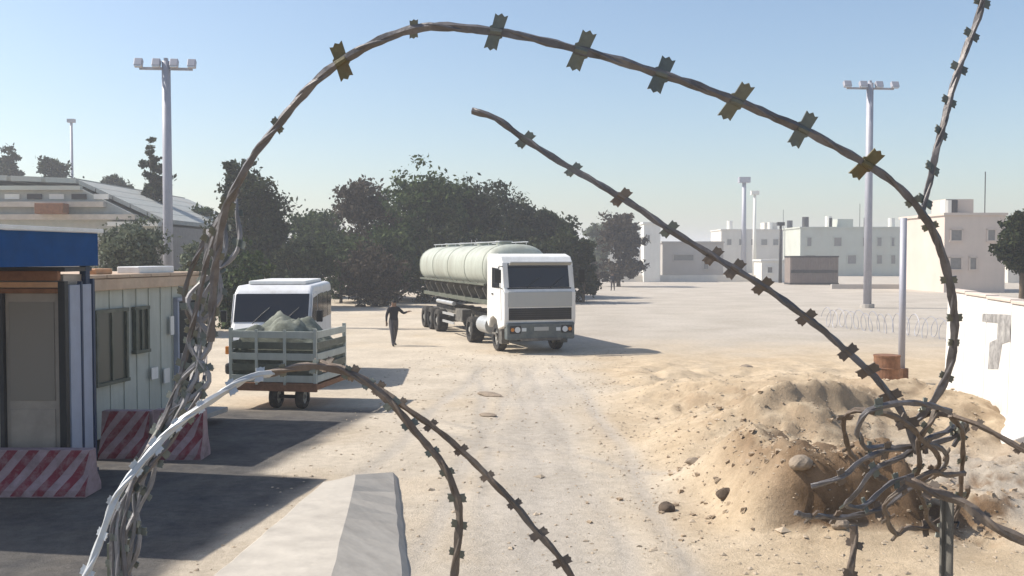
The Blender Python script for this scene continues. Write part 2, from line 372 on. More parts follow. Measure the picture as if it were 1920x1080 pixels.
M['bark'] = mat('bark', (0.11, 0.08, 0.055), 0.95, var=0.3, bump=0.5, bscale=12)
M['whroof'] = mat('corrugated_grey_roof', (0.36, 0.37, 0.34), 0.7, var=0.12, dirt=(0.45, 0.39, 0.32), dirt_amt=0.6, dirt_scale=0.25, bump=0.05)
M['whroof2'] = mat('beige_roof_sheet', (0.50, 0.44, 0.37), 0.75, var=0.12, dirt=(0.28, 0.22, 0.17), dirt_amt=0.5, dirt_scale=0.3, bump=0.05)
M['whwall'] = mat('warehouse_wall', (0.34, 0.31, 0.28), 0.85, var=0.12)
def wallmat(n, c, d=(0.4, 0.36, 0.3)): return mat(n, c, 0.9, var=0.07, scale=0.5, dirt=d, dirt_amt=0.35, dirt_scale=0.4, streak=True, bump=0.05)  # far walls tinted paler, carrying some of the haze in their colour
M['far_cream'] = wallmat('far_cream_wall', (0.64, 0.60, 0.53))
M['far_grey'] = wallmat('far_grey_wall', (0.42, 0.39, 0.36))
M['far_green'] = wallmat('far_greenish_wall', (0.46, 0.48, 0.42))
M['far_white'] = wallmat('far_white_wall', (0.74, 0.72, 0.66))
M['far_pink'] = wallmat('far_pinkish_wall', (0.58, 0.49, 0.42))
M['far_brown'] = mat('brown_container_paint', (0.20, 0.16, 0.14), 0.7, var=0.12, dirt=(0.3, 0.25, 0.2), dirt_amt=0.4)
M['farpane'] = mat('hazed_far_pane', (0.20, 0.19, 0.175), 0.5, bump=0)  # pane lightened so that haze is put into its colour
M['darkrock'] = mat('dark_rock', (0.09, 0.065, 0.045), 0.95, var=0.3, scale=8, bump=0.6, bscale=20)
M['rock'] = mat('rock', (0.24, 0.19, 0.14), 0.95, var=0.3, scale=8, bump=0.6, bscale=20)

def sheet(name, poly, m, z=0.02):
    o = raw_mesh(name, [(p[0], p[1], z) for p in poly], [tuple(range(len(poly)))], m); o['kind'] = 'structure'; return o
# low concrete kerb, right face in shade
def lerp2(a, b, t): return a + (b - a) * t
q0 = [G(392, 1085, .42), G(610, 1130, .42), G(762, 1180, .10), G(792, 1180, -.1)]
q1 = [G(606, 903, .42), G(668, 890, .42), G(737, 884, .10), G(752, 900, -.1)]
q0 = [lerp2(q1[i], q0[i], (q1[i].y - 8.6) / (q1[i].y - q0[i].y)) for i in range(4)]
kerb = thing('concrete_block', 'big low concrete block with sloping grey right flank at the bottom edge', 'concrete block', (q1[1].x, q1[1].y, 0), 0)
kvs = []; NS = 14; rk = random.Random(3)
for i in range(NS + 1):
    tt = i / NS
    row = [lerp2(q1[k], q0[k], tt) for k in range(4)]
    row.insert(1, lerp2(row[0], row[1], .5)); row = [Vector((row[0].x, row[0].y, -.1))] + row
    for k, p_ in enumerate(row):
        j = 0.010 if 0 < k < 5 else 0
        kvs.append(p_ - Vector((q1[1].x, q1[1].y, 0)) + Vector((rk.uniform(-j, j), 0, rk.uniform(-j, j) * .8)))
kfs = []
for i in range(NS):
    for k in range(5): a = i * 6 + k; kfs.append((a, a + 1, a + 7, a + 6))
kfs.append(tuple(range(6))); kfs.append(tuple(range(NS * 6, NS * 6 + 6)))
MB().add(kvs, kfs).build('block', M['kerb'], kerb, bevel=0.018)

# ------------------------------------------------------------------ trees
leafA = leaf_mat('olive_green_leaves', (0.014, 0.028, 0.008), (0.034, 0.058, 0.016), (0.085, 0.118, 0.038))
leafD = leaf_mat('dark_green_leaves', (0.008, 0.013, 0.005), (0.019, 0.028, 0.010), (0.050, 0.062, 0.024))
leafB = leaf_mat('dry_brown_leaves', (0.025, 0.018, 0.011), (0.05, 0.037, 0.024), (0.085, 0.068, 0.046))
leafG = leaf_mat('dusty_green_leaves', (0.06, 0.07, 0.045), (0.10, 0.12, 0.075), (0.17, 0.185, 0.13))
def leaves(blobs, n, size, seed):
    r = np.random.RandomState(seed); vol = np.array([b[3] * b[4] * b[5] for b in blobs]); pr = vol ** 0.7 / np.sum(vol ** 0.7)
    Bl = np.array(blobs); nc = max(40, n // 55)                      # twig clumps first, then leaves round each clump
    ic = r.choice(len(blobs), nc, p=pr); dc = r.normal(size=(nc, 3)); dc /= np.linalg.norm(dc, axis=1)[:, None]
    cc = Bl[ic, :3] + dc * (r.rand(nc) ** 0.33 * (1 + 0.14 * r.normal(size=nc)))[:, None] * Bl[ic, 3:6]
    cs = Bl[ic, 3] * r.uniform(.16, .34, nc)
    idx = r.randint(0, nc, n); c = cc[idx] + r.normal(size=(n, 3)) * cs[idx][:, None] * np.array([.75, .75, .5])
    c[:, 2] = np.maximum(c[:, 2], 0.05)
    a = r.normal(size=(n, 3)); a /= np.linalg.norm(a, axis=1)[:, None]
    b = np.cross(a, r.normal(size=(n, 3))); b /= np.linalg.norm(b, axis=1)[:, None]
    s = size * (0.3 + 1.1 * r.rand(n) ** 1.6)[:, None]
    v = np.stack([c - a * s, c + b * s * 0.5, c + a * s, c - b * s * 0.5], 1).reshape(-1, 3)
    f = np.arange(n * 4).reshape(-1, 4)
    return v.tolist(), f.tolist()
def tree(px, D, y_top, wpx, label, lm, trunk_frac=0.25, n=5000, size=0.2, seed=0, narrow=False, group='trees beyond the yard', low=False, cat='tree'):
    wpx = wpx * (1.0 if narrow else 1.25); n = int(n * 2.3); sc_ = F / D; cx = (px - 960) / sc_; zt = CAM_H + (480 - y_top) / sc_; wd = wpx / sc_
    r = random.Random(seed); name = 'bush' if low else 'tree'
    t = thing(name, label, cat, (cx, D, 0), r.uniform(0, 6), group)
    z0 = 0.1 if low else zt * trunk_frac
    blobs = []; hgt = zt - z0; k = 7 if narrow else 20
    for i in range(k):
        if narrow:
            z = z0 + hgt * (i + .5) / k; rr = wd * 0.5 * (0.55 + 0.5 * math.sin(math.pi * min(1, (i + 1.1) / (k + .6)))) * r.uniform(.8, 1.1)
            blobs.append((r.uniform(-.15, .15) * wd, r.uniform(-.15, .15) * wd, z, rr, rr, hgt / k * 0.95))
        else:
            a = r.uniform(0, 6.28); q = r.random() ** .6; z = z0 + hgt * r.uniform(0.08, 0.86)
            env = math.sqrt(max(0.05, 1 - ((z - z0) / hgt - 0.4) ** 2 / 0.42)); rr = wd * r.uniform(0.16, 0.25)
            blobs.append((math.cos(a) * q * (wd / 2 - rr) * env, math.sin(a) * q * (wd / 2 - rr) * env, min(z, zt - rr * .8), rr, rr, rr * r.uniform(.65, .95)))
    if not narrow: blobs.append((0, 0, zt - hgt * .35, wd * .26, wd * .26, hgt * .33))
    mb = MB(); tr = max(0.09, zt * 0.024)
    mb.tube([(0, 0, -0.2), (0.04, 0.03, z0 * .6), (0, 0, z0 + hgt * .3), (0.05, 0, z0 + hgt * .7)], [tr * 1.3, tr, tr * .75, tr * .3], 9)
    mb.build('trunk', M['bark'], t, smooth=True)
    lb = MB()
    for b in blobs[::2]:
        lb.tube([(0, 0, z0 + hgt * .08), (b[0] * .5, b[1] * .5, (z0 + b[2]) / 2 + .2), (b[0], b[1], b[2])], [tr * .45, tr * .3, tr * .1], 5)
    lb.build('branches', M['bark'], t, smooth=True)
    v, f = leaves(blobs, n, size, seed + 50)
    o = raw_mesh('crown', v, f, lm, t)
    return t
tree(292, 75, 283, 62, 'tall narrow dark tree right beside the left floodlight pole', leafD, 0.12, 5500, 0.20, 1, narrow=True)
tree(470, 62, 312, 105, 'tall dark tree rising directly behind the left limb of the wire loop', leafD, 0.15, 8000, 0.17, 2, narrow=True)
tree(512, 64, 372, 70, 'shorter dark tree against the right side of the tall dark tree', leafD, 0.15, 4000, 0.17, 41)
tree(365, 80, 385, 95, 'small green tree between the floodlight pole and the tall dark tree', leafA, 0.1, 4500, 0.2, 3)
tree(585, 78, 386, 130, 'mid green bushy tree left of the brown dry tree', leafA, 0.1, 6500, 0.2, 4)
tree(690, 74, 345, 150, 'brown dry-leaved tree with uneven top between green trees', leafB, 0.12, 7500, 0.19, 5)
tree(800, 72, 322, 170, 'tallest broad dark green tree of the grove behind the truck', leafA, 0.1, 10000, 0.2, 6)
tree(888, 76, 341, 150, 'dark rounded tree directly above the pale cargo bed', leafD, 0.1, 9000, 0.2, 7)
tree(975, 80, 368, 150, 'dark tree rising right behind the white cab', leafD, 0.1, 9000, 0.2, 8)
tree(1045, 78, 390, 115, 'last dark tree at the right end of the grove', leafD, 0.1, 7500, 0.2, 9)
tree(1160, 105, 392, 90, 'hazy brown-green tree standing alone to the right of the truck', leafB, 0.1, 5000, 0.26, 10)
tree(1120, 130, 420, 60, 'small pale tree in the gap between grove and lone tree', leafG, 0.1, 2500, 0.3, 12)
tree(560, 60, 455, 120, 'low dark green bush under the mid green tree', leafD, 0.05, 5000, 0.15, 13, low=True, cat='bush', group='bushes along the yard edge')
tree(250, 42, 418, 170, 'dusty grey-green bush mass behind the grey-green cabin', leafG, 0.05, 9000, 0.12, 14, low=True, cat='bush', group='bushes along the yard edge')
tree(365, 40, 446, 80, 'olive bush rising behind the far corner of the cabin', leafG, 0.05, 4000, 0.12, 15, low=True, cat='bush', group='bushes along the yard edge')
tree(455, 45, 460, 120, 'grey-green bush behind the white roof of the van', leafA, 0.05, 5000, 0.12, 16, low=True, cat='bush', group='bushes along the yard edge')
tree(700, 64, 462, 120, 'low brown bush below the brown dry tree', leafB, 0.05, 4000, 0.15, 18, low=True, cat='bush', group='bushes along the yard edge')
for k_, (px_, yt_, w_, lm_, lb_) in enumerate(((640, 440, 130, leafA, 'low green bush under the mid green and brown trees'), (745, 425, 120, leafA, 'olive undergrowth bush between brown tree and tallest tree'), (830, 420, 130, leafD, 'dark bush behind the cargo bed, below the tallest tree'), (935, 425, 130, leafD, 'dark bush directly behind the white cab roof'), (1040, 430, 120, leafD, 'dark bush under the last tree of the grove'), (1095, 445, 50, leafD, 'small dark bush at the right foot of the grove'))):
    tree(px_, 69, yt_, w_, lb_, lm_, 0.03, 4500, 0.17, 60 + k_, low=True, cat='bush', group='bushes along the yard edge')
tree(430, 66, 400, 90, 'dark bushy tree low behind the left wire bundle', leafD, 0.08, 5000, 0.17, 71)
tree(735, 76, 372, 90, 'rounded green tree wedged between brown tree and tallest tree', leafA, 0.1, 6000, 0.19, 72)
tree(15, 100, 276, 62, 'dark treetop showing over the warehouse roof at the picture edge', leafD, 0.55, 2500, 0.26, 20, group='treetops over the warehouse')
tree(105, 100, 300, 90, 'flat dark treetop over the middle of the warehouse roof', leafD, 0.6, 3000, 0.26, 21, group='treetops over the warehouse')
tree(212, 100, 328, 70, 'dark treetop over the low right end of the warehouse roof', leafD, 0.5, 2800, 0.26, 22, group='treetops over the warehouse')
tree(1915, 52, 392, 85, 'dark tree with olive lower trunk cut by the right picture edge', leafD, 0.42, 6000, 0.14, 23)

# ------------------------------------------------------------------ warehouse, left
D = 66; wh = thing('warehouse', 'large pale warehouse with stepped sloping sheet roof behind the blue booth', 'warehouse', (0, D, 0))
def lp(px, py, d=D): x_, z_ = XZ(px, py, d); return (x_, z_)
MB().prism([lp(-500, 620), lp(-500, 330), lp(150, 360), lp(306, 424), lp(306, 620)], 0.4, 22, 'y').build('wall', M['whwall'], wh)
def roof_panels(a, b, n, th, name, m, y0, y1, dz=0):
    (xa, za), (xb, zb) = a, b
    for i in range(n):
        t0, t1 = i / n, (i + 1) / n - 0.012 / 1
        p = [(xa + (xb - xa) * t0, za + (zb - za) * t0 + dz), (xa + (xb - xa) * t1, za + (zb - za) * t1 + dz)]
        MB().prism([p[0], p[1], (p[1][0], p[1][1] + th), (p[0][0], p[0][1] + th)], y0, y1, 'y').build(name, m, wh)
roof_panels(lp(-500, 318), lp(150, 344), 10, 0.35, 'roof_panel', M['whroof'], 0, 22)
roof_panels(lp(150, 346), lp(312, 420), 5, 0.30, 'roof_panel', M['whroof'], -0.2, 22)
MB().prism([lp(-500, 352), lp(152, 352), lp(300, 424), lp(300, 452), lp(-500, 452)], -0.6, 0.39, 'y').build('gable_wall', M['whroof'], wh)
for i, (xa, ya, xb, yb, mm) in enumerate([(-400, 348, 150, 356, 'far_green'), (-400, 378, 195, 388, 'whroof2'), (-400, 402, 255, 412, 'whroof2'), (205, 416, 300, 424, 'far_white')]):
    a = lp(xa, ya, D - 1); b = lp(xb, ya, D - 1); c = lp(xb, yb, D - 1)
    MB().prism([(a[0], c[1]), (b[0], c[1]), (b[0], a[1]), (a[0], a[1])], -1.0 - i * .12, -0.61, 'y').build('cladding_band', M[mm], wh)
for k in range(9):
    xw, zw = lp(-150 + k * 42, 368, D - 1)
    MB().box((xw, -0.66, zw), (1.0, 0.08, 0.35)).build('vent', M['dark' if k % 2 else 'far_white'], wh)
x1_, z1_ = lp(105, 392, D - 1); MB().box((x1_, -1.6, z1_), (1.9, 0.9, 0.7)).build('roof_unit', M['wood'], wh, bevel=.03)

# ------------------------------------------------------------------ blue-roofed canopy + booth
AX = R(9.6); d_ax = Vector((math.sin(AX), math.cos(AX), 0)); p_ax = Vector((math.cos(AX), -math.sin(AX), 0))
C = Vector((-6.42, 14.9, 0))
can = thing('booth_canopy', 'flat canopy roof with deep blue fascia on navy posts over the guard booth', 'canopy', C, -AX)
# local: x towards -p (left negative), y along depth (0 = far edge, negative = nearer)
L = 3.84; W = 6.0; zt = 3.72
MB().box((-W / 2, -L / 2, zt - 0.24), (W - .1, L - .1, 0.28)).build('roof_slab', M['conc'], can)
for (c, s) in (((-0.03, -L / 2, zt - 0.27), (0.06, L, 0.50)), ((-W + .03, -L / 2, zt - 0.27), (0.06, L, 0.50)), ((-W / 2, -0.03, zt - 0.271), (W - .13, 0.06, 0.50)), ((-W / 2, -L + .03, zt - 0.271), (W - .13, 0.06, 0.50))):
    MB().box(c, s).build('fascia', M['blue'], can, bevel=0.008)
for (c, s) in (((0.0, -L / 2, zt + 0.015), (0.14, L + .1, 0.06)), ((-W / 2, 0.0, zt + 0.016), (W - .2, 0.14, 0.055)), ((-W / 2, -L, zt + 0.016), (W - .2, 0.14, 0.055))):
    MB().box(c, s).build('roof_trim', M['white'], can, bevel=0.008)
for i in range(7):
    MB().box((-0.4 - i * .85, -L / 2, zt - 0.43), (0.78, L - .3, 0.03)).build('soffit_panel', M['wood'], can)
for (px_, py_) in ((-0.14, -0.14), (-W + .14, -.14), (-0.14 - 3, -.14), (-W + .14, -L + .14)):
    mb = MB(); mb.box((px_, py_, 1.64), (0.11, 0.11, 3.24)); mb.box((px_, py_, 0.03), (0.24, 0.24, 0.06)); mb.build('post', M['navy'], can, bevel=0.008)

bo = thing('guard_booth', 'small guard booth with taupe glazed panels standing under the blue canopy', 'booth', (-6.55, 14.05, 0), 0)
# front face towards camera at local y=0, x from -2.6 to 0
Zt = 3.12
MB().box((-1.35, 0.42, 0.12), (2.7, 0.86, 0.24)).build('plinth', M['conc'], bo, bevel=.01)
MB().box((-1.35, 0.44, Zt / 2 + .1), (2.58, 0.70, Zt - .3)).build('inner_wall', M['taupe'], bo)
for i in range(3):
    x0 = -0.07 - i * 0.86
    MB().box((x0 - .42, 0.03, 1.55), (0.78, 0.05, 2.55)).build('wall_panel', M['taupe'], bo, bevel=0.006)
    MB().box((x0 - .42, 0.0, 1.95), (0.66, 0.02, 1.45)).build('window_pane', glass_mat('booth_glass', (0.20, 0.17, 0.135), 0.4) if i == 0 else bpy.data.materials['booth_glass'], bo)
    MB().box((x0 - .42, 0.0, 0.80), (0.66, 0.02, 0.6)).build('kick_panel', M['taupe'], bo, bevel=0.006)
    MB().box((x0 - .85, -0.01, 1.5), (0.06, 0.09, 2.7)).build('mullion', M['dark'], bo)
MB().box((-0.02, -0.01, 1.56), (0.10, 0.12, 2.84)).build('corner_post', M['black'], bo, bevel=0.005)
for z_, h_, mm in ((3.06, .14, 'wood'), (2.93, .08, 'woodlight'), (2.84, .07, 'wood')):
    MB().box((-1.38, -0.02, z_), (2.62, 0.10, h_)).build('head_rail', M[mm], bo, bevel=.004)
# side with blue-grey panels
MB().box((0.02, 0.24, 1.62), (0.05, 0.34, 2.6)).build('side_panel', M['bluegrey'], bo, bevel=.006, loc=(0, 0, 0))
MB().box((0.02, 0.62, 1.62), (0.05, 0.34, 2.6)).build('side_panel', M['bluegrey'], bo, bevel=.006)
MB().box((0.03, 0.43, 1.62), (0.06, 0.05, 2.7)).build('mullion', M['navy'], bo)
MB().box((0.02, 0.83, 1.6), (0.09, 0.07, 2.8)).build('mullion', M['navy'], bo)
MB().box((-1.35, .44, Zt + .03), (2.72, .9, .06)).build('roof', M['dark'], bo)

# ------------------------------------------------------------------ grey-green cabin
C2 = Vector((-6.35, 19.8, 0)); cb = thing('portable_cabin', 'grey-green portable cabin with tan roof edge and dark doorway behind the booth', 'cabin', C2, -AX)
L2 = 4.2; W2 = 2.6; H2 = 3.0
MB().box((-W2 / 2 - .08, -L2 / 2, 1.5), (W2 - .12, L2 - .16, H2 - .4)).build('wall', M['cabin'], cb, bevel=.02)
MB().box((-W2 / 2, -L2 / 2, H2 - 0.14), (W2 + .04, L2, 0.20)).build('roof_frame', M['roofsheet'], cb, bevel=.015)
for i in range(6):
    MB().box((-W2 / 2, -L2 * (i + .5) / 6, H2 + 0.0), (W2 + .08, L2 / 6 - .02, 0.06)).build('roof_sheet', M['roofsheet'], cb, bevel=.006)
MB().box((-0.35, -1.6, H2 + .09), (0.45, 1.25, 0.13)).build('white_cover', M['white'], cb, bevel=.02)
MB().box((-.35, -3.2, H2 + .08), (0.3, .5, 0.1)).build('roof_box', M['woodlight'], cb, bevel=.02)
xf = -0.08 + 0.0
for i in range(10):      # wall ribs
    yy = -0.22 - i * .42
    if not (-1.6 < yy < -0.1): pass
    MB().box((xf - .055, yy, 1.5), (0.03, 0.035, H2 - .45)).build('wall_rib', M['cabin'], cb)
def cwin(y0, y1, z0, z1):
    f = MB()
    f.box((xf, (y0 + y1) / 2, z1), (.07, y1 - y0 + .1, .06)); f.box((xf, (y0 + y1) / 2, z0), (.09, y1 - y0 + .1, .06))
    f.box((xf, y0, (z0 + z1) / 2), (.07, .06, z1 - z0)); f.box((xf, y1, (z0 + z1) / 2), (.07, .06, z1 - z0)); f.box((xf, (y0 + y1) / 2, (z0 + z1) / 2), (.05, .04, z1 - z0))
    w_ = f.build('window', M['olive'], cb)
    MB().box((xf - .015, (y0 + y1) / 2, (z0 + z1) / 2), (.02, y1 - y0, z1 - z0)).build('pane', M['glassg'], w_)
cwin(-3.65, -2.75, 1.15, 2.4)
cwin(-2.45, -2.05, 1.6, 2.4)
dr = MB().box((xf + .0, -0.62, 1.42), (.05, 0.72, 2.05)).build('door', M['black'], cb)
MB().box((xf + .05, -0.9, 1.35), (.03, .04, .16)).build('handle', M['silver'], dr)
for yy in (-1.01, -0.23): MB().box((xf + .01, yy, 1.42), (.09, .06, 2.12)).build('door_frame', M['bluegrey'], cb)
MB().box((xf + .01, -0.62, 2.5), (.09, .84, .07)).build('door_frame', M['bluegrey'], cb)
MB().box((xf + .35, -0.62, 0.22), (.62, .9, .10)).build('step', M['conc'], cb, bevel=.01)
MB().box((xf + .02, -1.42, 1.05), (.02, .20, .28)).build('paper_notice', M['white'], cb)
MB().box((xf + .02, -1.85, 1.15), (.02, .22, .22)).build('paper_notice', M['white'], cb)
MB().box((xf + .02, -1.2, 2.0), (.02, .13, .36)).build('paper_notice', M['white'], cb)
for yy in (-.3, -2.1, -3.9): MB().box((-W2 / 2 - .05, yy, .15), (W2 - .3, .25, .3)).build('support_block', M['conc'], cb)

# ------------------------------------------------------------------ striped barriers
def barrier(px0, px1, base_y, hpx, label, rz=0.0, seed=0):
    a = G(px0, base_y); b = G(px1, base_y); Lx = (b - a).length; h = hpx / (F / a.y)
    t = thing('striped_barrier', label, 'barrier', ((a + b) / 2), rz, 'red and white striped concrete barriers')
    prof = [(-.26, 0), (.26, 0), (.26, .10), (.14, .30 * h / .65), (.09, h), (-.09, h), (-.14, .30 * h / .65), (-.26, .10)]
    MB().prism(prof, -Lx / 2, Lx / 2, 'x').build('block', M['rwhite'], t, bevel=.012)
    # diagonal red stripes as raised paint following the two front slopes
    def fy(z):
        if z < .1: return -.26
        zz = .30 * h / .65
        if z < zz: return -.26 + (z - .1) / (zz - .1) * .12
        return -.14 + (z - zz) / (h - zz) * .05
    wst = 0.15; x = -Lx / 2 - h
    k = 0
    while x < Lx / 2:
        for sgn in (-1,):
            vs = []; fs = []; zs = [0.02, .1, .30 * h / .65, h - .005]
            for z in zs:
                for xx in (x + z * .8, x + wst + z * .8):
                    xx = min(max(xx, -Lx / 2 + .004), Lx / 2 - .004); vs.append((xx, fy(z) - .004, z))
            if max(v[0] for v in vs) - min(v[0] for v in vs) > .03:
                for i in range(3): fs.append((2 * i, 2 * i + 1, 2 * i + 3, 2 * i + 2))
                MB().add(vs, fs).build('painted_stripe', M['red'], t)
        x += wst * 2; k += 1
    return t
barrier(-160, 176, 925, 85, 'red and white striped barrier at the foot of the blue-roofed booth')
barrier(196, 286, 856, 88, 'faded striped barrier left of the bright wire, at the cabin')
barrier(292, 386, 858, 92, 'striped barrier just right of the bright wire, nearest the open road')

# ------------------------------------------------------------------ wheel
def make_wheel(parent, x, y, r, wd, name='wheel'):
    o = bpy.data.objects.new(name, None); COL.objects.link(o); o.parent = parent; o.location = (x, y, r)
    pr = [(r * .60, -wd / 2), (r * .93, -wd / 2), (r, -wd / 2 + .04), (r, wd / 2 - .04), (r * .93, wd / 2), (r * .60, wd / 2)]
    n = 24; vs = []; fs = []
    for i in range(n):
        a = 2 * math.pi * i / n
        for (rr, xx) in pr: vs.append((xx, rr * math.cos(a), rr * math.sin(a)))
    m_ = len(pr)
    for i in range(n):
        for k in range(m_):
            a = i * m_ + k; b = i * m_ + (k + 1) % m_; c = ((i + 1) % n) * m_ + (k + 1) % m_; d = ((i + 1) % n) * m_ + k; fs.append((a, b, c, d))
    MB().add(vs, fs).build('tyre', M['tyre'], o, smooth=False)
    rb = MB(); rb.cyl((-wd * .30, 0, 0), (wd * .30, 0, 0), r * .60, 20); rb.cyl((-wd * .46, 0, 0), (wd * .46, 0, 0), r * .22, 12)
    for k in range(8):
        a = k * math.pi / 4; rb.cyl((-wd * .34, r * .4 * math.cos(a), r * .4 * math.sin(a)), (wd * .34, r * .4 * math.cos(a), r * .4 * math.sin(a)), r * .05, 6)
    rb.build('rim', M['rim'], o)
    return o

# ------------------------------------------------------------------ truck
TA = R(17.5)
fl = G(945, 665); xv = Vector((math.cos(TA), math.sin(TA), 0)); org = fl + xv * 1.31
tk = thing('cargo_truck', 'white-cabbed lorry with pale cargo bed driving towards the camera on the dusty road', 'truck', (org.x, org.y, 0), TA)
HW = 1.30
# cab shell as side profile (y back, z up)
cabp = [(0.05, .95), (0.0, 1.20), (0.0, 2.10), (0.10, 2.25), (0.30, 3.12), (0.50, 3.34), (0.95, 3.43), (1.95, 3.43), (2.12, 3.30), (2.15, .95), (1.95, .82), (1.9, .80), (1.72, 1.12), (1.35, 1.22), (0.95, 1.12), (.75, .80)]
MB().prism(cabp, -HW, HW, 'x').build('cab', M['white'], tk, bevel=.05, seg=3)
def slab(name, y0, z0, y1, z1, x0, x1, off, th, m, bev=.01, par=tk):
    v = Vector((y1 - y0, z1 - z0)); nrm = Vector((-v.y, v.x)).normalized()
    if nrm.x > 0: nrm = -nrm
    a = (y0 + nrm.x * off, z0 + nrm.y * off); b = (y1 + nrm.x * off, z1 + nrm.y * off); c = (b[0] - nrm.x * th, b[1] - nrm.y * th); d = (a[0] - nrm.x * th, a[1] - nrm.y * th)
    return MB().prism([a, b, c, d], x0, x1, 'x').build(name, m, par, bevel=bev)
ws = slab('windscreen', .10, 2.27, .29, 3.10, -1.10, 1.10, .012, .03, M['glass'])
slab('windscreen_surround', .105, 2.20, .115, 2.26, -1.16, 1.16, .03, .05, M['black'])
for sx in (-.5, .35):
    MB().tube([(sx, .02, 2.24), (sx + .25, .03, 2.45), (sx + .5, .06, 2.62)], .012, 5).build('wiper', M['black'], tk)
slab('sun_visor', .10, 3.07, -.10, 3.17, -1.12, 1.12, .05, .04, M['cabgrey'])
slab('front_panel', 0, 1.60, 0, 2.13, -1.16, 1.16, .02, .05, M['cabgrey'], .02)  # panel greyed below the cab white to carry the shade
gr = slab('grille', 0, 1.16, 0, 1.57, -1.14, 1.14, .015, .05, M['black'], .01)
for k in range(5): slab('grille_bar', 0, 1.19 + k * .075, 0, 1.215 + k * .075, -1.10, 1.10, .035, .03, M['dark'], 0, gr)
MB().box((0, .08, .78), (2.46, .34, .58)).build('bumper', M['bumper'], tk, bevel=.05)
MB().box((0, -.10, 0.50), (1.5, .06, .10)).build('lower_valance', M['chassis'], tk, bevel=.01)
MB().box((0, -.105, .86), (.52, .02, .13)).build('number_plate', M['cabgrey'], tk)
for sx in (-1, 1):
    hb = MB().box((sx * .93, -.085, .84), (.40, .06, .26)).build('headlight', M['black'], tk, bevel=.02)
    MB().cyl((sx * .86, -.12, .84), (sx * .86, -.10, .84), .10, 16).build('lens', M['lens'], hb)
    MB().cyl((sx * 1.04, -.12, .84), (sx * 1.04, -.10, .84), .065, 12).build('lens', M['amber'], hb)
    MB().box((sx * .62, -.085, .84), (.16, .05, .12)).build('fog_light', M['lens'], tk, bevel=.01)
    # side window & door
    dr = MB(); x_ = sx * (HW + .012)
    dr.prism([(.32, 1.15), (.38, 2.22), (.52, 3.05), (1.45, 3.08), (1.48, 1.35), (1.25, 1.30), (.85, 1.22)], x_ - .012, x_ + .012, 'x')
    dob = dr.build('door', M['white'], tk, bevel=.008)
    MB().prism([(.46, 2.25), (.60, 2.92), (1.34, 2.95), (1.36, 2.25)], x_ - .018 + sx * .014, x_ + .006 + sx * .014, 'x').build('door_window', M['glass'], dob)
    MB().box((x_ + sx * .03, 1.3, 2.02), (.03, .16, .05)).build('handle', M['black'], dob)
    mr = MB(); mr.tube([(sx * 1.22, .35, 3.0), (sx * 1.48, .08, 2.98), (sx * 1.50, .05, 2.3), (sx * 1.22, .3, 2.2)], .018, 6)
    mo = mr.build('mirror', M['black'], tk)
    MB().box((sx * 1.52, .05, 2.66), (.24, .07, .46)).build('mirror_housing', M['black'], mo, bevel=.02)
    MB().box((sx * 1.15, 1.35, .62), (.24, .5, .06)).build('mud_guard', M['chassis'], tk)
    MB().box((sx * 1.08, .75, .55), (.28, .34, .5)).build('cab_step', M['chassis'], tk, bevel=.02)
make_wheel(tk, -1.05, 1.35, .50, .30); make_wheel(tk, 1.05, 1.35, .50, .30)
for yy in (4.9,):
    for sx in (-1, 1): make_wheel(tk, sx * .98, yy, .50, .52)
for yy in (10.6, 11.9, 13.2):
    for sx in (-1, 1): make_wheel(tk, sx * 1.0, yy, .50, .46)
ch = MB(); ch.box((-.42, 7, .95), (.12, 13.4, .28)); ch.box((.42, 7, .95), (.12, 13.4, .28))
for k in range(12): ch.box((0, 2.4 + k, .95), (.9, .1, .2))
for yy in (1.35, 4.9, 10.6, 11.9, 13.2): ch.cyl((-1.0, yy, .5), (1.0, yy, .5), .09, 8)
ch.build('chassis', M['chassis'], tk)
for sx in (-1, 1):
    MB().cyl((sx * .95, 2.5, .80), (sx * .95, 3.75, .80), .32, 20).build('fuel_tank', M['silver'], tk, smooth=False)
    MB().box((sx * 1.0, 6.6, .95), (.42, 1.1, .5)).build('tool_box', M['chassis'], tk, bevel=.02)
    for k in range(2): MB().box((sx * 1.15, 8.6, .55 + k * .35), (.04, 2.0, .10)).build('side_guard', M['silver'], tk)
    MB().box((sx * .8, 5.9, .6), (.1, .1, .9)).build('landing_leg', M['chassis'], tk)
MB().box((0, 8.35, 1.62), (2.0, 11.7, .16)).build('bed_frame', M['olive'], tk, bevel=.01)
ub = MB()
for k in range(10): ub.prism([(-1.15, 2.12), (-.95, 1.70), (.95, 1.70), (1.15, 2.12), (.9, 2.6), (-.9, 2.6)], 3.2 + k * 1.12, 3.28 + k * 1.12, 'y')
ub.build('saddles', M['chassis'], tk)
def ell(yy, sx=1.0, sz=1.0, n=32): return [(1.24 * sx * math.copysign(abs(math.cos(a)) ** .78, math.cos(a)), yy, 2.93 + .86 * sz * math.copysign(abs(math.sin(a)) ** .82, math.sin(a))) for a in (2 * math.pi * i / n for i in range(n))]
def rings(rs, n=32):
    vs = [p for r_ in rs for p in r_]; fs = []
    for i in range(len(rs) - 1):
        for k in range(n): a = i * n + k; b = i * n + (k + 1) % n; fs.append((a, b, b + n, a + n))
    fs += [tuple(range(n)), tuple(range((len(rs) - 1) * n, len(rs) * n))]; return MB().add(vs, fs)
rings([ell(2.50, .55, .55), ell(2.56, .80, .80), ell(2.68, .94, .94), ell(2.85), ell(5.6), ell(8.4), ell(11.2), ell(14.0), ell(14.15, .94, .94), ell(14.27, .8, .8), ell(14.32, .55, .55)]).build('tank', M['boards'], tk, smooth=True)
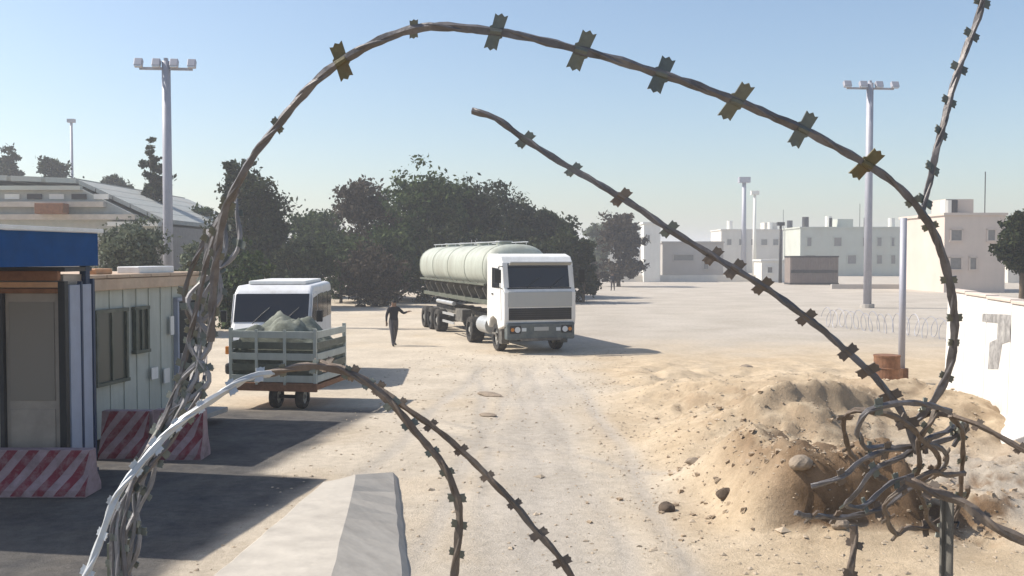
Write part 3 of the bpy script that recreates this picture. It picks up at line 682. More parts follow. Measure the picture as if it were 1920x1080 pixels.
for yy in (2.95, 5.6, 8.4, 11.2, 13.9): rings([ell(yy - .035, 1.012, 1.014), ell(yy + .035, 1.012, 1.014)]).build('tank_band', M['canvas'], tk)
for yy in (4.3, 7.0, 9.8, 12.5):
    mh = MB().cyl((0, yy, 3.74), (0, yy, 3.90), .30, 18).build('manhole', M['canvas'], tk)
    MB().cyl((0, yy, 3.90), (0, yy, 3.93), .34, 18).build('lid', M['silver'], mh)
wk = MB()
for sx in (-.55, .55):
    wk.tube([(sx, 3.0, 3.88), (sx, 13.9, 3.88)], .02, 6)
    for k in range(9): wk.tube([(sx, 3.2 + k * 1.3, 3.68), (sx, 3.2 + k * 1.3, 3.88)], .015, 5)
wk.build('roof_rail', M['silver'], tk)
for sx in (-1, 1): MB().box((sx * 1.18, 8.4, 2.30), (.10, 11.2, .08)).build('side_rail', M['olive'], tk, bevel=.01)
MB().tube([(-1.05, 8.0, 1.35), (-1.05, 11.0, 1.35)], .09, 10).build('hose_tube', M['silver'], tk)
MB().tube([(-1.1, 2.3, 1.0), (-1.1, 2.32, 2.9), (-1.05, 2.3, 3.3)], .06, 10).build('exhaust_pipe', M['dark'], tk)
MB().box((.55, 2.32, 2.0), (.5, .25, 1.1)).build('air_filter', M['dark'], tk, bevel=.04)
MB().box((0, 2.3, 1.15), (1.6, .3, .3)).build('cross_box', M['chassis'], tk, bevel=.02)

# ------------------------------------------------------------------ small van
VA = AX
M['vanwhite'] = mat('dusty_white_van_paint', (0.62, 0.62, 0.62), 0.45, var=0.05, dirt=(0.36, 0.33, 0.28), dirt_amt=0.45, streak=True, dirt_scale=2)
vf = G(428, 729); HV = 1.00
vn = thing('parked_minibus', 'white minibus with dark windscreen parked facing the camera, behind the caged trailer', 'minibus', (vf.x + HV, vf.y, 0), R(3.5))
vp = [(.06, .42), (0.0, .62), (.04, 1.25), (.42, 1.62), (.80, 2.42), (1.15, 2.58), (4.6, 2.60), (4.75, 2.45), (4.8, .5)]
MB().prism(vp, -HV, HV, 'x').build('body', M['vanwhite'], vn, bevel=.12, seg=4)
MB().box((0, 2.9, 2.64), (1.5, 3.0, .10)).build('roof_rack', M['white'], vn, bevel=.03)
slab('windscreen', .44, 1.66, .78, 2.37, -.94, .94, .014, .03, M['glass'], .01, vn)
for sx in (-.45, .3): MB().tube([(sx, .36, 1.62), (sx + .2, .50, 1.84), (sx + .4, .60, 2.02)], .012, 5).build('wiper', M['black'], vn)
slab('grille', .02, .82, .04, 1.12, -.55, .55, .02, .04, M['black'], .01, vn)
MB().box((0, .0, .52), (2.1, .18, .28)).build('bumper', M['black'], vn, bevel=.06)
MB().box((0, -.10, .54), (.5, .02, .12)).build('number_plate', M['cabgrey'], vn)
MB().box((0, 2.5, .45), (1.8, 4.2, .2)).build('underbody', M['chassis'], vn)
for sx in (-1, 1):
    x_ = sx * (HV + .006)
    dr_ = MB().prism([(.50, .62), (.48, 1.66), (.82, 2.36), (1.72, 2.40), (1.72, .60)], x_ - .008, x_ + .010, 'x').build('door', M['vanwhite'], vn, bevel=.006)
    MB().prism([(.62, 1.66), (.92, 2.26), (1.64, 2.30), (1.64, 1.62)], x_ - .004, x_ + .016, 'x').build('door_window', M['glass'], dr_)
    MB().box((x_ + sx * .02, 1.55, 1.45), (.03, .14, .04)).build('handle', M['silver'], dr_)
    for (a, b) in ((1.82, 2.72), (2.80, 3.68), (3.76, 4.58)):
        MB().prism([(a, 1.62), (a, 2.32), (b, 2.34), (b, 1.62)], x_ - .004, x_ + .012, 'x').build('side_window', M['glass'], vn, bevel=.004)
    MB().box((x_ + sx * .006, 3.3, 1.15), (.02, 2.6, .05)).build('side_trim', M['black'], vn)
    MB().box((sx * 1.22, .60, 1.80), (.16, .08, .30)).build('mirror', M['black'], vn, bevel=.02)
    hl = MB().box((sx * .80, .02, .98), (.34, .08, .24)).build('headlight', M['lens'], vn, bevel=.03)
    MB().box((sx * 1.0, .03, .98), (.10, .09, .20)).build('indicator', M['amber'], vn, bevel=.02)
    for yy in (.85, 3.85):
        am = MB(); aa = [(yy + .44 * math.cos(a_), .36 + .44 * math.sin(a_)) for a_ in [math.pi * i / 12 for i in range(13)]] + [(yy + .34 * math.cos(a_), .36 + .34 * math.sin(a_)) for a_ in [math.pi * (12 - i) / 12 for i in range(13)]]
        am.prism(aa, sx * (HV - .03), sx * (HV + .012), 'x').build('wheel_arch', M['black'], vn)
        make_wheel(vn, sx * (HV - .10), yy, .35, .22)
tf = G(424, 768)
tr_ = thing('caged_trailer', 'grey-green slat-sided trailer with lumpy covered load in front of the white minibus', 'trailer', (tf.x + 1.02, tf.y, 0), -AX)
TW, TL = 2.0, 1.9
MB().box((0, TL / 2, .50), (TW, TL, .12)).build('bed', M['wood'], tr_, bevel=.01)
MB().box((0, -.03, .50), (TW + .06, .06, .18)).build('end_beam', M['rust'], tr_, bevel=.01)
for sx in (-1, 1): make_wheel(tr_, sx * .30 + .28, .25, .26, .16)
MB().cyl((-.1, .25, .26), (.66, .25, .26), .04, 8).build('axle', M['dark'], tr_)
for sx in (-1, 1):
    MB().box((sx * (TW / 2 - .03), .02, 1.15), (.07, .07, 1.25)).build('corner_post', M['cabin'], tr_)
    MB().box((sx * (TW / 2 - .03), TL - .02, 1.15), (.07, .07, 1.25)).build('corner_post', M['cabin'], tr_)
for k in range(5):
    z_ = .68 + k * .24; h_ = .15
    MB().box((0, -.01, z_), (TW - .14, .03, h_)).build('slat', M['olive' if k % 2 else 'cabin'], tr_, bevel=.004)
    for sx in (-1, 1): MB().box((sx * (TW / 2), TL / 2, z_), (.03, TL - .1, h_)).build('slat', M['olive' if k % 2 else 'cabin'], tr_, bevel=.004)
for xx in (-.35, .3): MB().box((xx, -.045, 1.15), (.06, .03, 1.2)).build('upright', M['cabin'], tr_)
lv = []; lf = []; NN = 26
for j in range(NN + 1):
    for i in range(NN + 1):
        u = i / NN * 2 - 1; v_ = j / NN * 2 - 1; e = max(0, 1 - abs(u) ** 5) * max(0, 1 - abs(v_) ** 5)
        n_a = float(fbm(np.array([u * 2.6 + 8]), np.array([v_ * 2.6 + 3]), 4)[0])
        lv.append((u * (TW / 2 - .06), TL / 2 + v_ * (TL / 2 - .06), 1.2 + e ** .5 * (.66 - .25 * max(0, u) + (n_a - .5) * .65)))
for j in range(NN):
    for i in range(NN): a = j * (NN + 1) + i; lf.append((a, a + 1, a + NN + 2, a + NN + 1))
M['tarp'] = mat('faded_olive_tarpaulin', (0.10, 0.11, 0.085), 0.85, var=0.3, scale=4, dirt=(0.30, 0.31, 0.26), dirt_amt=0.7, dirt_scale=2.6, bump=0.5, bscale=7)
raw_mesh('covered_load', lv, lf, M['tarp'], tr_, smooth=True)
MB().box((0, TL / 2, .95), (TW - .1, TL - .1, .7)).build('load_base', M['tarp'], tr_)

# ------------------------------------------------------------------ floodlight poles
def flood_pole(px, D, ytop, armpx, label, r0=.22, r1=.15, ybase=None, lamps=4):
    s = F / D; x = (px - 960) / s; H = CAM_H + (480 - ytop) / s
    t = thing('floodlight_pole', label, 'floodlight pole', (x, D, 0), 0.1, 'floodlight poles')
    MB().tube([(0, 0, 0), (0, 0, H * .5), (0, 0, H)], [r0, (r0 + r1) / 2, r1], 12).build('pole', M['galv'], t, smooth=True)
    MB().cyl((0, 0, 0), (0, 0, .25), r0 * 1.7, 12).build('base_plate', M['conc'], t)
    A = armpx / s
    MB().box((0, 0, H - .35), (A, .12, .12)).build('cross_arm', M['galv'], t)
    for k in range(lamps):
        xx = -A / 2 + A * k / (lamps - 1)
        lo = MB().box((xx, -.15, H - .12), (A / lamps * .62, .26, .40), rx=R(-25)).build('floodlight', M['galv'], t, bevel=.03)
        MB().box((xx, -.29, H - .19), (A / lamps * .52, .02, .30), rx=R(-25)).build('lens', M['lens'], lo)
    MB().box((.0, 0, H + .0), (.16, .2, .3)).build('junction_box', M['galv'], t)
    return t
flood_pole(316, 46, 118, 96, 'tall pale floodlight pole left of the wire loop', .24, .20)
flood_pole(1627, 62, 158, 92, 'tall hazy floodlight pole right of centre beyond the sand', .26, .22)
def thin_mast(px, D, ytop, r, label, m='galv', cat='mast'):
    s = F / D; x = (px - 960) / s; H = CAM_H + (480 - ytop) / s
    t = thing('mast', label, cat, (x, D, 0), 0)
    MB().tube([(0, 0, 0), (0, 0, H)], [r, r * .7], 8).build('pole', M[m], t, smooth=True)
    MB().box((0, 0, H), (r * 4, r * 2.5, r * 2)).build('cap', M[m], t)
thin_mast(138, 120, 228, .22, 'slim distant mast above the warehouse treetops')
thin_mast(1394, 190, 338, .55, 'stout pale mast among the far hazy buildings')
thin_mast(1414, 170, 362, .35, 'white mast just right of the stout pale mast', 'far_white')
thin_mast(1463, 120, 420, .22, 'short dark mast near the far cream building', 'dark')
def steel_post(px, ybase, ytop, r, label):
    g = G(px, ybase); H = (ybase - ytop) / (F / g.y)
    t = thing('steel_post', label, 'post', (g.x, g.y, hz(g.x, g.y) - .02), 0)
    MB().cyl((0, 0, 0), (0, 0, H), r, 10).build('pole', M['galv'], t, smooth=True)
    MB().cyl((0, 0, 0), (0, 0, .5), r * 2.0, 10).build('base_sleeve', M['rust'], t)
    return t
steel_post(1690, 720, 402, .085, 'thin grey steel post with rusty foot rising from the sand mounds')

# rusty drum
g = G(1662, 752); dr = thing('oil_drum', 'rusty brown oil drum standing on the sand behind the wire tangle', 'drum', (g.x, g.y, hz(g.x, g.y) - .04), .3)
db = MB(); db.tube([(0, 0, 0), (0, 0, .29), (0, 0, .30), (0, 0, .32), (0, 0, .58), (0, 0, .60), (0, 0, .62), (0, 0, .88)], [.29, .29, .305, .29, .29, .305, .29, .29], 24); db.build('barrel', M['rust'], dr)
MB().tube([(0, 0, .86), (0, 0, .90)], [.30, .30], 24).build('lid', M['rust'], dr)

# ------------------------------------------------------------------ far buildings
def building(px0, px1, ytop, D, m, label, wins=(), depth=10, base=True, tanks=0, parapet=True, seed=1, name='building', cat='building'):
    s = F / D; x0 = (px0 - 960) / s; x1 = (px1 - 960) / s; H = CAM_H + (480 - ytop) / s; W_ = x1 - x0
    t = thing(name, label, cat, ((x0 + x1) / 2, D, 0), 0)
    MB().box((0, depth / 2, H / 2), (W_, depth, H)).build('wall', M[m], t)
    if parapet: MB().box((0, depth / 2, H + .12), (W_ + .3, depth + .3, .24)).build('parapet', M[m], t)
    rw = random.Random(seed + 90)
    for (a, b, ya, yb) in wins:
        if len(wins) > 4 and rw.random() < .22: continue
        if len(wins) > 4 and rw.random() < .3: b = b + (b - a) * .5
        a += rw.uniform(-2, 2); b += rw.uniform(-2, 2)
        xa = (a - 960) / s - t.location.x; xb = (b - 960) / s - t.location.x; za = CAM_H + (480 - yb) / s; zb = CAM_H + (480 - ya) / s
        f = MB(); cx, cz = (xa + xb) / 2, (za + zb) / 2; th = .12
        f.box((cx, -.04, zb), (xb - xa + th, .14, th)); f.box((cx, -.06, za), (xb - xa + th * 2, .2, th)); f.box((xa, -.04, cz), (th, .14, zb - za)); f.box((xb, -.04, cz), (th, .14, zb - za))
        w_ = f.build('window', M[m], t); MB().box((cx, -.015, cz), (xb - xa, .03, zb - za)).build('pane', M['farpane'], w_)
    r = random.Random(seed)
    for k in range(tanks):
        tx = -W_ / 2 + W_ * r.uniform(.06, .94); hh = 1.5 * r.uniform(.8, 1.2)
        if k == 0:
            MB().box((tx * .4, 3.5, H + .9), (2.6, 3, 1.4)).build('stair_head', M[m], t)
            MB().tube([(tx * .4 + 2.6, 2.5, H), (tx * .4 + 2.6, 2.5, H + 4.2)], .05, 5).build('aerial', M['dark'], t)
        MB().cyl((tx, 2, H + .24), (tx, 2, H + .24 + hh), .55, 12).build('water_tank', M['dark' if r.random() < .4 else 'far_white'], t)
    return t
building(1242, 1356, 456, 128, 'far_grey', 'grey low building with one dark slit window beyond the road', wins=((1264, 1302, 477, 489), (1318, 1330, 480, 505)), tanks=0)
building(1207, 1238, 420, 124, 'far_white', 'narrow white tower block left of the grey low building', depth=3, wins=((1214, 1220, 440, 450),), name='tower', cat='tower')
building(1352, 1500, 432, 190, 'far_cream', 'wide cream building behind the brown container', wins=[(1362 + 22 * k, 1371 + 22 * k, 448, 460) for k in range(6)], tanks=3, seed=2)
building(1428, 1480, 490, 122, 'far_white', 'small white hut beside the brown container', depth=4, wins=((1440, 1450, 500, 512),), name='hut', cat='hut')
building(1500, 1725, 428, 160, 'far_green', 'long pale greenish building behind the right floodlight pole', wins=[(1512 + 26 * k, 1522 + 26 * k, 445, 462) for k in range(8)] + [(1512 + 26 * k, 1522 + 26 * k, 478, 495) for k in range(8)], tanks=5, seed=3)
building(1720, 1766, 474, 112, 'far_white', 'cream kiosk between the greenish and pinkish buildings', depth=4, wins=((1730, 1742, 490, 505),), name='kiosk', cat='kiosk')
building(1770, 1884, 404, 88, 'far_pink', 'tall pinkish cream building at the right behind the white wall', wins=[(1782 + 34 * k, 1796 + 34 * k, 430, 452) for k in range(3)] + [(1782 + 34 * k, 1796 + 34 * k, 482, 506) for k in range(3)], tanks=2, seed=4)
building(1060, 1210, 470, 200, 'far_cream', 'distant low cream building right of the truck cab', wins=[(1075 + 24 * k, 1083 + 24 * k, 478, 486) for k in range(5)], seed=5)
building(1890, 2060, 418, 120, 'far_cream', 'cream building cut by the right picture edge', wins=((1900, 1912, 440, 455),), seed=8)
building(650, 768, 480, 185, 'far_grey', 'long grey wall closing the far end of the road', parapet=False, depth=1.0, name='boundary_wall', cat='wall')
building(1560, 1800, 533, 98, 'far_grey', 'low grey-brown wall across the far yard at right', parapet=False, depth=.4, name='boundary_wall', cat='wall')
building(1100, 1490, 516, 125, 'far_cream', 'low pale wall across the far yard at centre', parapet=False, depth=.4, name='boundary_wall', cat='wall')
# brown container with corrugations
D = 112; s = F / D; xc = (1527 - 960) / s; ct = thing('shipping_container', 'brown shipping container standing in the far yard', 'container', (xc, D, 0), 0)
Wc = 92 / s; MB().box((0, 1.2, 1.66), (Wc - .1, 2.3, 3.2)).build('shell', M['far_brown'], ct)
cm = MB()
for k in range(19): cm.box((-Wc / 2 + .25 + k * (Wc - .5) / 18, .02, 1.7), (.14, .08, 2.9))
cm.build('corrugation', M['far_brown'], ct)
for z_ in (.12, 3.28): MB().box((0, 1.2, z_), (Wc, 2.44, .18)).build('rail', M['dark'], ct)
MB().box((0, -.03, 1.55), (Wc - .3, .04, .35)).build('stripe_band', M['dark'], ct)

# ------------------------------------------------------------------ white wall at right
pa = G(1783, 748); pb = G(1960, 850); vd = (pb - pa); n_ = 4; seg = vd.length / n_; ang = math.atan2(vd.y, vd.x)
for k in range(n_):
    c = pa + vd * ((k + .5) / n_)
    lab = ['far end slab of the white concrete wall, next to the tall wire curve', 'white concrete wall slab painted with a dark hooked mark', 'plain white wall slab nearer than the marked one', 'nearest white wall slab at the picture edge'][k]
    t = thing('wall_slab', lab, 'concrete wall', (c.x, c.y, hz(c.x, c.y) * 0 - .05), ang, 'white concrete wall slabs')
    hgt = 2.58 - .02 * k
    MB().prism([(-.6, 0), (.6, 0), (.6, .22), (.16, .42), (.10, hgt), (-.10, hgt), (-.16, .42), (-.6, .22)], -seg / 2 + .01, seg / 2 - .01, 'x').build('slab', M['whitewall'], t, bevel=.02)
    MB().box((0, 0, hgt + .03), (seg - .03, .26, .06)).build('coping', M['far_pink'], t, bevel=.01)
    if k == 1: wall_t = t; wall_c = c
# painted mark, hooked stroke like the one in the photo, placed on the lit face
nrm = Vector((-math.sin(ang), math.cos(ang), 0)); 
M['mark'] = mat('grey_mark_paint', (0.23, 0.22, 0.21), 0.9, var=0.35, scale=5, dirt=(.5, .48, .45), dirt_amt=.8, dirt_scale=6, bump=0.1)
def wl(px, py):      # pixel to (along-wall x, z) on the wall face plane y=-.12 side facing the camera
    r = ray(px, py); o = Vector((0, 0, CAM_H)); fn = -nrm if nrm.dot(Vector((0, 0, 0)) - wall_c) < 0 else nrm
    pt = wall_c + fn * .135; tt = (pt - o).dot(fn) / r.dot(fn); h = o + r * tt
    return (h - wall_c).dot(vd.normalized()), h.z + .05, (1 if fn.dot(nrm) > 0 else -1)
stroke = [(1840, 588), (1892, 590), (1893, 640), (1878, 645), (1872, 692), (1853, 692), (1855, 642), (1868, 636), (1869, 606), (1840, 603)]
q = [wl(*p_) for p_ in stroke]; sg = q[0][2]
def facey(z): return .16 + (0.10 - .16) * (z - .42) / (2.56 - .42)
vs = [(a, sg * (facey(b) + .006), b) for a, b, _ in q]
MB().add(vs, [tuple(range(len(vs)))]).build('painted_mark', M['mark'], wall_t)

# ------------------------------------------------------------------ people
def person(name_label, loc, rz, H=1.74, pose=0, top=(0.02, 0.02, 0.025), leg=(0.16, 0.14, 0.13), seed=0):
    m_top = mat('dark_shirt_%d' % seed, top, 0.9, bump=0); m_leg = mat('trousers_%d' % seed, leg, 0.9, bump=0)
    m_skin = mat('skin_%d' % seed, (0.17, 0.10, 0.065), 0.6, bump=0); m_hair = mat('hair_%d' % seed, (0.012, 0.01, 0.009), 0.8, bump=0)
    t = thing('person', name_label, 'person', loc, rz)
    V = []; E = []; Rr = []
    def v(p, r, par=None):
        V.append(p); Rr.append(r * (1.28 if r > .04 else 1.15))
        if par is not None: E.append((par, len(V) - 1))
        return len(V) - 1
    pel = v((0, 0, .93), .125); sp = v((0, -.02, 1.12), .12, pel); chest = v((0, -.03, 1.34), .145, sp); nk = v((0, -.03, 1.49), .055, chest); hd = v((0, -.05, 1.58), .075, nk); ht = v((0, -.04, 1.66), .085, hd); v((0, -.03, 1.73), .055, ht)
    v((0, -.14, 1.60), .012, hd)
    for sx, st in ((-1, .26), (1, -.22)):
        hip = v((sx * .10, 0, .88), .095, pel); kn = v((sx * .11, -st * .55 - .03, .49), .062, hip); an = v((sx * .11, -st + (.06 if st < 0 else 0), .09), .042, kn); v((sx * .12, -st - .06, .04), .038, an); 
        v((sx * .12, -st - .15, .03), .03, len(V) - 1)
        sh = v((sx * .19, -.03, 1.40), .062, chest)
        if pose == 0 and sx == 1: el = v((sx * .36, -.12, 1.22), .045, sh); wr = v((sx * .48, -.30, 1.30), .03, el); hand_d = Vector((.5, -.7, .1))
        else: el = v((sx * .25, .04 + st * .1, 1.13), .045, sh); wr = v((sx * .27, -.06 + st * .35, .90), .03, el); hand_d = Vector((0, -.2, -1))
        hand_d.normalize(); w0 = Vector(V[wr]); pm = v(tuple(w0 + hand_d * .07), .034, wr); pb_ = Vector(V[pm])
        side = hand_d.cross(Vector((0, 0, 1)) if abs(hand_d.z) < .8 else Vector((0, 1, 0))).normalized()
        for k in range(4):
            o_ = side * (k - 1.5) * .02; f1 = v(tuple(pb_ + o_ + hand_d * .05), .009, pm); v(tuple(pb_ + o_ * 1.1 + hand_d * (.09 - .008 * abs(k - 1)) + Vector((0, -.01, -.01))), .007, f1)
        th = v(tuple(pb_ + side * .045 - hand_d * .01), .010, pm); v(tuple(pb_ + side * .06 + hand_d * .03), .008, th)
    me = bpy.data.meshes.new('body'); me.from_pydata(V, E, []); o = bpy.data.objects.new('body_tmp', me); COL.objects.link(o)
    o.modifiers.new('skin', 'SKIN')
    for i, sv in enumerate(me.skin_vertices[0].data): sv.radius = (Rr[i], Rr[i] * (.72 if i in (1, 2) else .95)); sv.use_root = (i == 0)
    ss = o.modifiers.new('sub', 'SUBSURF'); ss.levels = 2; ss.render_levels = 2
    dg = bpy.context.evaluated_depsgraph_get(); nm = bpy.data.meshes.new_from_object(o.evaluated_get(dg))
    bpy.data.objects.remove(o)
    nm.name = 'body'; nm.materials.clear()
    for m_ in (m_top, m_leg, m_skin, m_hair): nm.materials.append(m_)
    for p_ in nm.polygons:
        c = p_.center; p_.use_smooth = True
        if c.z < .08: k = 3
        elif c.z < .98 and abs(c.x) < .24: k = 1
        elif c.z < 1.47: k = 2 if (abs(c.x) > .44 or (abs(c.x) > .2 and c.z < .93)) else 0
        elif c.z > 1.63 or (c.z > 1.53 and c.y > -.05): k = 3
        else: k = 2
        p_.material_index = k
    b = bpy.data.objects.new('body', nm); COL.objects.link(b); b.parent = t; b.scale = (H / 1.78,) * 3
    return t
g1 = G(738, 648); person('person in dark clothes walking left of the truck with one arm held out', (g1.x, g1.y, 0), R(25), 1.76, 0, leg=(0.07, 0.065, 0.07), seed=1)
g2 = G(1149, 545); person('distant person in dark clothes standing right of the truck', (g2.x, g2.y, 0), R(-15), 1.76, 1, leg=(0.04, 0.03, 0.03), seed=2)

# ------------------------------------------------------------------ rocks and gravel
def rock(px, py, size, label, flat=.5, seed=0, m='rock'):
    g = G(px, py); r = random.Random(seed); import bmesh
    bm = bmesh.new(); bmesh.ops.create_icosphere(bm, subdivisions=3, radius=1)
    offs = Vector((r.uniform(0, 50), r.uniform(0, 50), 0))
    for v in bm.verts:
        n = fbm(np.array([v.co.x * 1.3 + offs.x + v.co.z]), np.array([v.co.y * 1.3 + offs.y]), 3)[0]
        k = .7 + .6 * n; v.co = Vector((v.co.x * size[0] * k, v.co.y * size[1] * k, v.co.z * size[2] * k))
    me = bpy.data.meshes.new('rock'); bm.to_mesh(me); bm.free(); me.materials.append(M[m])
    o = bpy.data.objects.new('rock', me); COL.objects.link(o); o.location = (g.x, g.y, hz(g.x, g.y) + size[2] * .25); o.rotation_euler = (0, 0, r.uniform(0, 6))
    tag(o, label, 'rock', 'loose rocks on the dusty ground'); return o
rock(1250, 957, (.13, .10, .08), 'left one of two dark rocks on smooth sand at lower right', seed=1, m='darkrock')
rock(1361, 957, (.14, .10, .08), 'right one of two dark rocks on smooth sand, by the mound', seed=2, m='darkrock')
rock(920, 741, (.42, .2, .05), 'flat dark stone slab on the road below the truck front', seed=3)
rock(915, 779, (.22, .14, .04), 'smaller flat stone on the road below the dark slab', seed=4)
rock(1470, 722, (.3, .2, .12), 'brown rock on top of the far sand mound', seed=5)
rock(1300, 905, (.12, .1, .06), 'small rock at the left foot of the sand mound', seed=6)
rock(1500, 1002, (.18, .12, .09), 'rock at the left foot of the dark earth bank', seed=7)
rock(1575, 1018, (.12, .1, .07), 'small rock below the middle of the dark earth bank', seed=8)
rock(1400, 690, (.25, .2, .1), 'brown rock beside the left slope of the far mound', seed=9)
rv = []; rf = []; rr_ = np.random.RandomState(5)
for i in range(5200):
    if i < 3200: x_ = rr_.uniform(1.5, 9.5); y_ = rr_.uniform(9.5, 26)
    else: x_ = rr_.uniform(-3.5, 4); y_ = rr_.uniform(9, 34)
    s_ = abs(rr_.normal()) * .016 + .010; 
    if rr_.rand() < .02: s_ *= 1.7
    rv.append((x_, y_, s_))
pos = np.array(rv); zz = height(pos[:, 0], pos[:, 1]); V = []; Fc = []
for (x_, y_, s_), z_ in zip(rv, zz):
    o_ = len(V); a = rr_.rand() * 6.28; ca_, sa_ = math.cos(a), math.sin(a)
    for (dx, dy, dz) in ((1, 0, 0), (-.2, .9, 0), (-1, .1, 0), (.1, -.8, 0), (.3, .1, .55), (0, 0, -.5)):
        j = rr_.uniform(.7, 1.2); V.append((x_ + (dx * ca_ - dy * sa_) * s_ * j, y_ + (dx * sa_ + dy * ca_) * s_ * j, z_ + dz * s_ * j * .8 + s_ * .1))
    for (p, q_) in ((0, 1), (1, 2), (2, 3), (3, 0)): Fc.append((o_ + p, o_ + q_, o_ + 4)); Fc.append((o_ + q_, o_ + p, o_ + 5))
gv = raw_mesh('gravel', V, Fc, mat('gravel_stone', (0.36, 0.29, 0.21), 0.95, var=0.4, scale=5, bump=0)); gv['kind'] = 'stuff'; gv['label'] = 'scattered gravel and clods on the dusty ground'

cv_ = []; cf_ = []; cr_ = np.random.RandomState(9)
n_c = 1300; cx_ = cr_.normal(4.4, 1.3, n_c); cy_ = 11.2 + np.abs(cr_.normal(0, 3.2, n_c)); cz_ = height(cx_, cy_)
for x_, y_, z_ in zip(cx_, cy_, cz_):
    s_ = .010 + .042 * cr_.rand() ** 4.0; o_ = len(cv_); 
    base = [(-1, -1, -1), (1, -1, -1), (1, 1, -1), (-1, 1, -1), (-1, -1, 1), (1, -1, 1), (1, 1, 1), (-1, 1, 1)]
    a = cr_.rand() * 6.28; ca_, sa_ = math.cos(a), math.sin(a)
    for (dx, dy, dz) in base:
        j = cr_.uniform(.25, 1.1, 3); dx, dy, dz = dx * j[0], dy * j[1], dz * j[2] * .7
        cv_.append((x_ + (dx * ca_ - dy * sa_) * s_, y_ + (dx * sa_ + dy * ca_) * s_, z_ + dz * s_ + s_ * .2))
    for q_ in ((3, 2, 1, 0), (4, 5, 6, 7), (0, 1, 5, 4), (1, 2, 6, 5), (2, 3, 7, 6), (3, 0, 4, 7)): cf_.append(tuple(o_ + k for k in q_))
cl = raw_mesh('rubble', cv_, cf_, mat('earth_clod', (0.33, 0.25, 0.17), 0.95, var=0.4, scale=2.5, bump=0.3)); cl['kind'] = 'stuff'; cl['label'] = 'broken clods and rubble strewn over the sand mound'

# coil of wire lying along the far yard edge
cw = MB(); a = G(1545, 612); b = G(1790, 640); pts = []
for i in range(900):
    t_ = i / 899; c = a.lerp(b, t_); an = t_ * 2 * math.pi * 17; rr = .42 + .05 * math.sin(i * .07)
    pts.append((c.x + .06 * math.sin(i * .11), c.y + math.cos(an) * rr, .44 + math.sin(an) * rr + .03 * math.sin(i * .05)))
cw.tube(pts, .014, 4); cwo = cw.build('wire_coil', M['galv']); tag(cwo, 'long loose coil of wire lying across the yard beyond the sand', 'wire coil')

# ------------------------------------------------------------------ razor wire in the foreground
def barb_mesh(name, m, ln, wd):
    # flat four-pointed clip: x along the wire, y across
    h = wd / 2; l = ln / 2; k = .0012
    half = [(-l * .50, -h * .12), (-l * .70, -h * .92), (-l * .46, -h * .84), (-l * .22, -h * 1.0), (l * .02, -h * .86), (l * .26, -h * .95), (l * .34, -h * .34), (l * .52, -h * .26)]
    out = half + [(-a_, -b_) for a_, b_ in half]
    vs = [(x, y, -k) for x, y in out] + [(x, y, k) for x, y in out]; n = len(out)
    fs = [tuple(range(n - 1, -1, -1)), tuple(range(n, 2 * n))] + [(i, (i + 1) % n, (i + 1) % n + n, i + n) for i in range(n)]
    mb = MB().add(vs, fs)
    mb.tube([(-l * .42, 0, 0), (l * .42, 0, 0)], ln * .13, 8)       # crimped sleeve
    o = mb.build(name, m); return o
BB = barb_mesh('barb', M['barb'], .040, .056); BR = barb_mesh('barb', M['barbrust'], .044, .054); BS = barb_mesh('barb', M['barb'], .024, .025); BT = barb_mesh('barb', M['wirerust'], .026, .028); BW = barb_mesh('barb', M['wiresunlit'], .026, .022)
protos = [BB, BR, BS, BT, BW]
